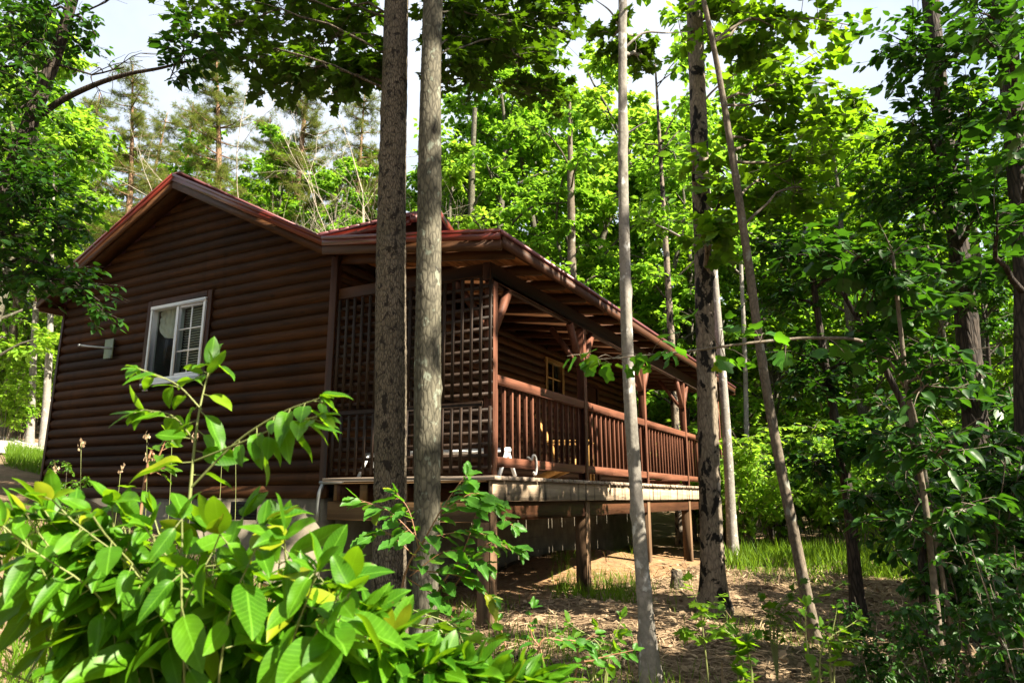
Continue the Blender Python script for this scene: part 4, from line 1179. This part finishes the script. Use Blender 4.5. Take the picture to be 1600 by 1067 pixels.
for i, (k, x, y, s, rz) in enumerate(((OP, 8.2, .2, 1.1, 2.5), (DE, .6, -5.4, 1.05, 3.5), (DE, -3.4, -3.6, 1.1, 4.5), (MI, -6.4, 2.0, .95, 5.5), (MI, -9.2, 6.5, .95, 2.2), (DE, -2.5, -8.5, 1.2, 1.2), (DE, -8.5, -2, 1.2, 2.2))):  # unseen trees added to cut the sky fill and dapple the sun
    plant_proto(k, x, y, s, rz, 'broadleaf_tree', 'tall broadleaf tree added out of view, its crown shading the cabin', 'tree', 'unseen added shade trees')
PA = pine_tree(201, 15, .30, 2.2); PB = pine_tree(202, 14, .42, 2.0)
q = at(325, 280, 20.5); plant_proto(PB, q[0], q[1], .95, 0, 'pine_tree', 'tall reddish-trunked pine against the sky just right of the gable peak', 'pine', 'pines behind the cabin')
q = at(472, 250, 23); plant_proto(PB, q[0], q[1], 1.08, 2.1, 'pine_tree', 'tall sparse pine left of the bare pale tree above the roof', 'pine', 'pines behind the cabin')
q = at(186, 320, 18.5); plant_proto(PA, q[0], q[1], .74, 1, 'pine_tree', 'bushy olive-green pine left of the gable peak', 'pine', 'pines behind the cabin')
for (px, Y_, s_, r_) in ((415, 29, .95, 1), (130, 26, .9, 5), (560, 25, 1.0, 2), (285, 27, .92, 2)):
    q = at(px, 320, Y_); plant_proto(PA, q[0], q[1], s_, r_, 'pine_tree', 'one of the hazier pines standing farther back beyond the gable roof', 'pine', 'farther pines beyond the roof')
q = at(240, 320, 24); plant_proto(PA, q[0], q[1], .80, 3, 'pine_tree', 'farther pine between the bushy one and the gable peak', 'pine', 'pines behind the cabin')
# slender bare trunks at the wood edge: their crowns join the canopy overhead
def slim(label, pxs, Y, bark, seed, grp, top=13.0, crown=(6.0, 12.5, 2.0, 9)):
    return near_tree('slim_tree', label, pxs, Y, bark, seed, [], 'kite6', M['leaf_bright'], .17, top, .05, .2, crown=crown, knots=3, nring=12)
slim('pale slim trunk behind the blotched trunk, just past the roof corner', [(1112, 380, 11), (1120, 480, 12), (1130, 600, 13), (1138, 720, 15), (1142, 800, 16)], 13.5, M['bark_pale'], 61, None)
slim('thin pale trunk standing among leaves to the right of the roof corner', [(1158, 420, 6), (1164, 560, 7), (1167, 700, 8), (1168, 740, 8)], 17.5, M['bark_pale'], 62, None)
slim('brown trunk rising behind the porch roof, above its middle', [(892, 300, 12), (893, 380, 13), (894, 440, 14)], 19, M['bark_brown'], 63, None)
slim('mottled trunk seen beyond the far porch posts', [(1040, 380, 9), (1047, 500, 11), (1053, 620, 12), (1057, 700, 13)], 17, M['bark_mottled'], 64, None)
slim('forked grey trunk behind the left of the porch roof', [(742, 170, 7), (738, 260, 9), (736, 350, 11)], 20.5, M['bark_lichen'], 65, None)
slim('pale birch-like trunk left of the cabin corner, nearest its wall', [(80, 440, 7), (78, 520, 9), (72, 640, 11)], 17, M['bark_pale'], 66, None, 10)
slim('straight pale trunk left of the cabin corner, second from its wall', [(60, 420, 7), (54, 520, 9), (48, 660, 11)], 18, M['bark_pale'], 67, None, 10)
slim('dark trunk at the left edge beyond the drive', [(30, 430, 9), (22, 520, 10), (12, 640, 12)], 20, M['bark_brown'], 68, None, 10)
slim('thin trunk in the shade far left of the drive', [(6, 430, 6), (8, 520, 7), (4, 640, 8)], 22, M['bark_brown'], 69, None, 10)

# far wood closing the view: one mass
rng = np.random.default_rng(301); lv = Leaves()
K = 60000
a = rng.uniform(-62, 62, K)*PI/180; rr = rng.uniform(36, 50, K)
x = np.sin(a)*rr; y = np.cos(a)*rr
hmax = np.where(a < -.05, 8.5, 15)*(0.75+.25*np.sin(a*17)+.12*np.sin(a*41+1))
z = G(x, y)+rng.uniform(-.2, 1, K)**0.8*hmax if False else G(x, y)+rng.uniform(0, 1, K)*hmax
lv.add(np.stack((x, y, z), -1), rdir(rng, K), rdir(rng, K)+np.array((0, -.4, .5)), rng.uniform(.45, .8, K))
tag(link('distant_wood', lv.mesh('distant_wood', 'kite6', (0, 0, 0), True), M['leaf_bright']), kind='stuff')

# ------------------------------------------------------------------ shrubs
def shrub_mesh(seed, H, spread, nst, leafk, size, nsub=4, ntw=5, nlf=9):
    rng = np.random.default_rng(seed); mb = MB(); lv = Leaves()
    for k in range(nst):
        a = rng.uniform(0, 2*PI); rr = spread*rng.uniform(.2, 1); h = H*rng.uniform(.5, 1)
        E = np.array((math.cos(a)*rr, math.sin(a)*rr, h)); S = np.array((math.cos(a)*.08, math.sin(a)*.08, -.1))
        st = polyl([S, S*.5+E*.5+np.array((-.1*rr*math.cos(a), -.1*rr*math.sin(a), .12*h)), E], 9)
        mb.tube(st, np.linspace(.012, .004, 9), 5, cap=False)
        for q in range(nsub):
            j = rng.integers(3, 9)
            for z in range(ntw):
                e = st[j]+rdir(rng, 1)[0]*np.array((1, 1, .6))*rng.uniform(.15, .42)*(.5+spread*.4)
                tw = polyl([st[j], (st[j]+e)/2+np.array((0, 0, .04)), e], 4); mb.tube(tw, .003, 3, cap=False)
                leafy(rng, lv, tw, nlf, size, .6, .35)
    return mb.mesh('stems', smooth=True), lv.mesh('leaves', leafk, (0, 0, 0), True, rng=rng)
def shrub(kind, m_, x, y, s, rz, label, group, name='shrub'):
    st, lf = kind
    root = empty(name, (x, y, g(x, y)), rz); root.scale = (s, s, s); tag(root, label, 'shrub', group)
    if not st.materials: st.materials.append(M['bark_brown'])
    if not lf.materials: lf.materials.append(m_)
    link('stems', st, None, root); link('foliage', lf, None, root)
    return root
SA = shrub_mesh(401, 2.4, 1.3, 16, 'kite6', .12, 5, 5, 10); SB = shrub_mesh(402, 2.2, 1.2, 16, 'kite6', .11, 5, 5, 10); SC2 = shrub_mesh(404, 2.6, 1.0, 12, 'ovalw', .10, 4, 4, 8); SC = shrub_mesh(403, 2.6, 1.0, 12, 'ovalw', .10, 4, 4, 8)
for (px, Y_, s, rz) in ((1160, 14.5, .95, 0), (1210, 15.5, 1.1, 1), (1270, 15, 1.0, 2), (1330, 14.2, .95, 3), (1130, 17.5, 1.2, 4), (1390, 15.5, 1.1, 5), (1300, 18, 1.3, .5), (1200, 19, 1.3, 1.7), (1085, 18.5, 1.1, 2.9), (1450, 14, 1.1, 2.2)):
    q = at(px, 776, Y_); shrub(SA, M['leaf_yellow'], q[0], q[1], s, rz, 'sunlit yellow-green bush at the edge of the clearing beyond the porch', 'bright bushes past the clearing')
for (px, Y_, s, rz) in ((30, 19, 1.0, 0), (80, 20.5, 1.0, 2), (-20, 21, 1.2, 4), (50, 23, 1.3, 1), (5, 17.5, .7, 3)):
    q = at(px, 700, Y_); shrub(SA, M['leaf_yellow'], q[0], q[1], s, rz, 'leafy bush under the trees across the drive at the left edge', 'bushes across the drive')
for (px, Y_, s, rz) in ((1530, 5.6, .75, 1), (1610, 5.0, .8, 2), (1540, 8, .75, 3), (1560, 7.4, 1.1, 4), (1640, 6.4, 1.1, 5), (1510, 9.5, 1.0, 1.6), (1600, 9, 1.2, 2.6), (1680, 4.6, .85, 4.4)):
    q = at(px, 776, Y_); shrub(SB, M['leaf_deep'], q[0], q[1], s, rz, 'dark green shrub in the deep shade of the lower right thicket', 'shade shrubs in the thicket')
for (px, Y_, s, rz, lb) in ((1340, 4.2, .30, 0, 'ankle-high leafy plant right of the leaning trunk foot'), (1440, 3.6, .34, 1, 'leafy seedling clump at the bottom right, in front of the pale slim stem'), (1560, 3.3, .45, 2, 'big-leaved plant in the lower right corner'), (1510, 4.4, .60, 3.3, 'tall leafy shrub under the stout dark trunk')):
    q = at(px, 776, Y_); shrub(SC2, M['leaf_deep'], q[0], q[1], s, rz, lb, None)

for i, (x, y, s, r_) in enumerate(((-2.3, 2.9, .26, 0), (-1.7, 2.5, .24, 1), (-2.9, 3.6, .3, 2), (-1.4, 3.2, .26, 3), (-3.6, 4.4, .3, 4), (-2.2, 4.0, .28, 5), (-.9, 2.6, .24, .5), (-1.2, 4.2, .28, 1.5), (-.5, 3.2, .25, 2.5), (-3.2, 5.2, .3, 3.5), (-4.4, 5.6, .34, 4.5), (-2.4, 5.2, .3, 5.5), (-1.9, 3.6, .28, 2.8), (-4.2, 6.8, .3, 1.8))):
    shrub(SC, M['leaf_mid'], x, y, s, r_, 'low leafy weed on the slope under the big-leaved shrub at lower left', 'weeds under the foreground shrub', 'weed')
# big-leaved shrub close to the camera, lower left
rng = np.random.default_rng(501)
base = np.array((-.62, 1.75, g(-.62, 1.75)))
root = tree_root('foreground_shrub', base, 'large-leaved bright green shrub close up in the lower left corner', 'shrub')
mb = MB(); lv = Leaves()
def arch(S, mids, E, r0, nlf, size, m=16, t0=.25, droop=.45, tipn=4):
    pts = polyl([S]+list(mids)+[E], m); mb.tube(pts, np.linspace(r0, .0016, m), 6, cap=False)
    f = np.linspace(t0, 1, nlf)*(m-1)
    sg = 1
    for k, ff in enumerate(f):
        i = min(int(ff), m-2); p = pts[i]*(1-(ff-i))+pts[i+1]*(ff-i)
        tan = pts[i+1]-pts[i]; tan /= np.linalg.norm(tan)
        side = np.cross(tan, (0, 0, 1.0)); side /= np.linalg.norm(side)+1e-6
        ang = sg*rng.uniform(.5, 1.2); sg = -sg
        d = tan*np.array((.8, .8, .25))+side*ang+np.array((0, 0, -droop*rng.uniform(.0, 2.0)))+rng.standard_normal(3)*.22
        d /= np.linalg.norm(d)
        n = np.array((0, -.25, 1.0))+rng.standard_normal(3)*.35
        s = size*rng.uniform(.7, 1.2)*(0.65 if k > nlf-3 else 1)
        pe = p+d*.022
        mb.tube([p, pe+d*.008], .0012, 4, cap=False)
        lv.add(pe, d, n, s)
    for k in range(tipn):
        d = pts[-1]-pts[-2]; d = d/np.linalg.norm(d)+rng.standard_normal(3)*.5; d[2] -= .1
        lv.add(pts[-1], d, np.array((0, -.3, 1))+rng.standard_normal(3)*.3, size*rng.uniform(.45, .8))
    return pts
# upright leader and its side shoots
ld = arch(base, [at(285, 960, 1.75), at(297, 770, 1.75), at(310, 650, 1.76)], at(328, 572, 1.78), .006, 13, .105, 22, .55, .35)
arch(at(300, 760, 1.75), [at(370, 690, 1.72), at(440, 645, 1.68)], at(500, 622, 1.64), .003, 11, .095, 16, .35, .8)
arch(at(304, 720, 1.75), [at(380, 690, 1.7), at(440, 665, 1.65)], at(498, 650, 1.60), .0026, 9, .085, 16, .4, .8)
arch(at(315, 640, 1.76), [at(275, 600, 1.76)], at(215, 575, 1.75), .0022, 7, .07, 12, .3, .2)
arch(at(305, 690, 1.75), [at(270, 650, 1.8)], at(225, 640, 1.82), .0022, 6, .095, 12, .3, .2)
tops = [(20, 800), (80, 765), (150, 768), (210, 790), (260, 775), (330, 790), (390, 785), (440, 800), (500, 830), (540, 860)]
for k in range(150):
    if k < 24:
        px, py = tops[k % 10]; px += rng.normal(0, 20); py += rng.uniform(10, 40)+max(0, px-300)*.12; Yd = rng.uniform(1.35, 1.75)
    else:
        px = rng.uniform(-60, 860); top = 815+max(0, px-340)*.56; py = rng.uniform(min(top, 1060), 1090)
        if px < 260 and py > 900 and rng.random() < .75: continue; Yd = rng.uniform(1.0, 1.55)-.0002*(py-780)
    E = at(px, py, Yd)
    B = base+rng.standard_normal(3)*np.array((.05, .05, 0)); B[2] = base[2]
    md = B*.45+E*.55; md[2] = B[2]*.28+E[2]*.72+.06; md[:2] += rng.standard_normal(2)*.05
    arch(B, [md], E, .003, rng.integers(10, 15), rng.uniform(.08, .145), 14, .36, .6)
mb.build('stems', M['twig_green'], root, base, smooth=True)
link('foliage', lv.mesh('foliage', 'fore', base, True, rng=rng), M['leaf_fore'], root)

# toothed-leaf sapling in front of the two trunks
def sapling(label, basepx, stems, Y, leafk, m_, size, seed, nlf, bark='twig_red', t0=.2):
    global rng, mb, lv
    rng = np.random.default_rng(seed); mb = MB(); lv = Leaves()
    b0 = at(basepx[0], basepx[1], Y); base = np.array((b0[0], b0[1], g(b0[0], b0[1])))
    root = tree_root('sapling', base, label, 'sapling')
    for (pp, n, s) in stems:
        pts = [at(q[0], q[1], Y+(q[2] if len(q) > 2 else 0)) for q in pp]
        if s: pts = [base]+pts
        arch(pts[0], pts[1:-1], pts[-1], .007 if s else .003, int(n*1.5), size, 18, t0 if s else .15, .15, 3)
    mb.build('stems', M[bark], root, base, smooth=True)
    link('foliage', lv.mesh('foliage', leafk, base, True, rng=rng), m_, root)
sapling('serrated-leaf sapling with a slanting reddish stem in front of the two trunks', (600, 1000),
    [([(625, 930), (665, 840), (700, 780), (728, 742)], 18, True), ([(700, 780), (760, 790, .1), (800, 820, .1)], 9, False), ([(665, 840), (740, 830), (800, 860)], 11, False), ([(660, 850), (610, 800), (560, 780)], 11, False),
     ([(650, 870), (600, 830), (570, 850)], 8, False), ([(640, 890), (720, 900), (770, 935)], 11, False), ([(655, 860), (640, 800), (620, 770)], 8, False), ([(690, 800), (740, 770), (775, 790)], 8, False), ([(640, 900), (700, 860), (760, 880)], 9, False),
     ([(670, 960), (720, 870), (745, 800)], 12, True), ([(700, 930), (760, 850), (810, 858)], 9, False), ([(640, 905), (690, 940), (720, 990)], 9, False)], 3.4, 'serr', M['leaf_blue'], .108, 601, 12)
sapling('low sapling with upright shoots on the ground below the deck corner', (860, 1060),
    [([(850, 1040), (830, 990), (832, 950)], 8, True), ([(900, 1050), (905, 1010), (930, 990)], 7, True), ([(840, 1020), (880, 1000), (920, 1005)], 7, True), ([(800, 1060), (790, 1010), (780, 970)], 7, True), ([(870, 1060), (930, 1030), (990, 1015)], 7, True)], 3.6, 'serr', M['leaf_blue'], .085, 603, 8, t0=.3)
sapling('little maple seedling with lit leaves beside the slender pale trunk', (1105, 1010),
    [([(1100, 1000), (1092, 950), (1075, 905)], 8, True), ([(1100, 1000), (1115, 980), (1130, 985)], 6, False), ([(1096, 960), (1125, 930)], 5, False), ([(1100, 1005), (1080, 985), (1070, 990)], 6, False)], 5.0, 'maple', M['leaf_yellow'], .10, 604, 8, 'twig_green', .3)
sapling('thin red-stemmed shoot against the lower log wall', (215, 790),
    [([(225, 760), (245, 720), (262, 680)], 9, True), ([(235, 740), (258, 730)], 4, False)], 2.6, 'serr', M['leaf_mid'], .07, 605, 8)
for i, (px, py, Y_, lb) in enumerate(((700, 1045, 3.2, 'small bushy seedling low down in front of the grey lichen-spotted trunk'), (930, 1060, 3.9, 'low leafy seedling left of the slender pale trunk foot'), (1210, 1000, 5.4, 'leafy seedling left of the leaning trunk foot'), (1290, 1055, 3.8, 'bottom-edge seedling under the leaning thin trunk'), (1160, 1060, 4.2, 'small seedling at the bottom edge right of the slender pale trunk'))):
    st = [([(px+rng.normal(0, 15), py-30), (px+rng.normal(0, 40), py-rng.uniform(50, 110))], 7, True) for k in range(5)]
    sapling(lb, (px, py), st, Y_, 'serr' if i % 2 else 'maple', M['leaf_mid'], .085, 620+i, 7, 'twig_green', .3)

# ------------------------------------------------------------------ grass and litter
rng = np.random.default_rng(701)
def blades(px0, px1, Y0, Y1, K, h0, h1, dens=None):
    Yb = rng.uniform(Y0, Y1, K); px = rng.uniform(px0, px1, K)
    x = (px-800)/1102*Yb*CP; y = Yb
    keep = np.sin(x*2.1+y*1.3)+np.sin(x*.9-y*2.2+1) + rng.normal(0, .7, K) > (dens if dens is not None else -9)
    x, y = x[keep], y[keep]; n = len(x)
    d = rng.standard_normal((n, 3))*.35; d[:, 2] = 1
    return np.stack((x, y, G(x, y)-.01), -1), d, rng.uniform(h0, h1, n)
LT['blade'] = (np.array([(-.022, 0, 0), (.022, 0, 0), (.016, .5, .05), (-.016, .5, .05), (0, 1, .22)], float), [(0, 1, 2, 3), (3, 2, 4)])
lv = Leaves()
for spec in ((1130, 1600, 10.5, 17, 16000, .15, .42, -.3), (860, 1010, 8.2, 11.5, 2500, .08, .25, .2), (780, 1300, 5.5, 10, 3500, .06, .2, .8), (0, 90, 12, 15.5, 3500, .1, .3, -9), (-250, 620, 2.2, 8.0, 16000, .1, .32, -.4), (560, 900, 5.0, 8.0, 1500, .08, .25, .3), (900, 1400, 3.8, 5.5, 1500, .06, .22, .3)):
    p, d, s = blades(*spec); lv.add(p, d, rdir(rng, len(p))+np.array((0, -.5, 0)), s)
tag(link('grass', lv.mesh('grass', 'blade', (0, 0, 0), True, rng=rng), M['grass']), kind='stuff')
LT['straw'] = (np.array([(-.028, 0, 0), (.028, 0, 0), (.028, .5, .03), (-.028, .5, .03), (.018, 1, 0), (-.018, 1, 0)], float), [(0, 1, 2, 3), (3, 2, 4, 5)])
lv = Leaves(); K = 42000
y = rng.uniform(3.6, 11, K); x = rng.uniform(-.9, 7.5, K)*np.clip(y/7, .6, 1.3)
ok = np.sin(x*1.7+y)+np.sin(y*2.3-x)+rng.normal(0, .8, K) > -.7
x, y = x[ok], y[ok]; n = len(x)
d = rng.standard_normal((n, 3)); d[:, 2] *= .12
lv.add(np.stack((x, y, G(x, y)+rng.uniform(.004, .03, n)), -1), d, rdir(rng, n)*.4+np.array((0, 0, 1)), rng.uniform(.05, .20, n))
K = 9000; y = rng.uniform(2.6, 12, K); x = rng.uniform(-2.5, 7.5, K)*np.clip(y/7, .6, 1.3)
lf2 = Leaves(); d = rng.standard_normal((K, 3)); d[:, 2] *= .3
lf2.add(np.stack((x, y, G(x, y)+.008), -1), d, rng.standard_normal((K, 3))*.4+np.array((0, 0, 1)), rng.uniform(.04, .10, K))
tag(link('dead_leaves', lf2.mesh('dead_leaves', 'kite6', (0, 0, 0), True, rng=rng), M['straw']), kind='stuff')
tag(link('leaf_litter', lv.mesh('leaf_litter', 'straw', (0, 0, 0), True), M['straw']), kind='stuff')
# flowering grass stalks by the gable wall
rng = np.random.default_rng(711)
for k in range(9):
    px = 95+k*34+rng.normal(0, 8); Y_ = 5.2; b0 = at(px, 770, Y_); base = np.array((b0[0], b0[1], g(b0[0], b0[1])))
    root = empty('grass_stalk', tuple(base)); tag(root, 'thin seed-headed grass stalk standing before the gable wall', 'grass stalk', 'grass stalks by the gable wall')
    tip = at(px+rng.normal(0, 12), rng.uniform(655, 735), Y_); mb = MB()
    st = polyl([base, base*.4+tip*.6+np.array((.02, 0, .03)), tip], 8)-base; mb.tube(st, np.linspace(.003, .0015, 8), 4)
    mb.build('stalk', M['twig_green'], root); lv = Leaves()
    t = rng.uniform(.78, 1, (14, 1)); p = st[5]*(1-t)+st[-1]*t+rng.standard_normal((14, 3))*.012
    lv.add(p, rdir(rng, 14)*.4+np.array((0, 0, 1)), rdir(rng, 14), rng.uniform(.02, .035, 14)); link('seed_head', lv.mesh('seed_head', 'kite', (0, 0, 0)), M['straw'], root)
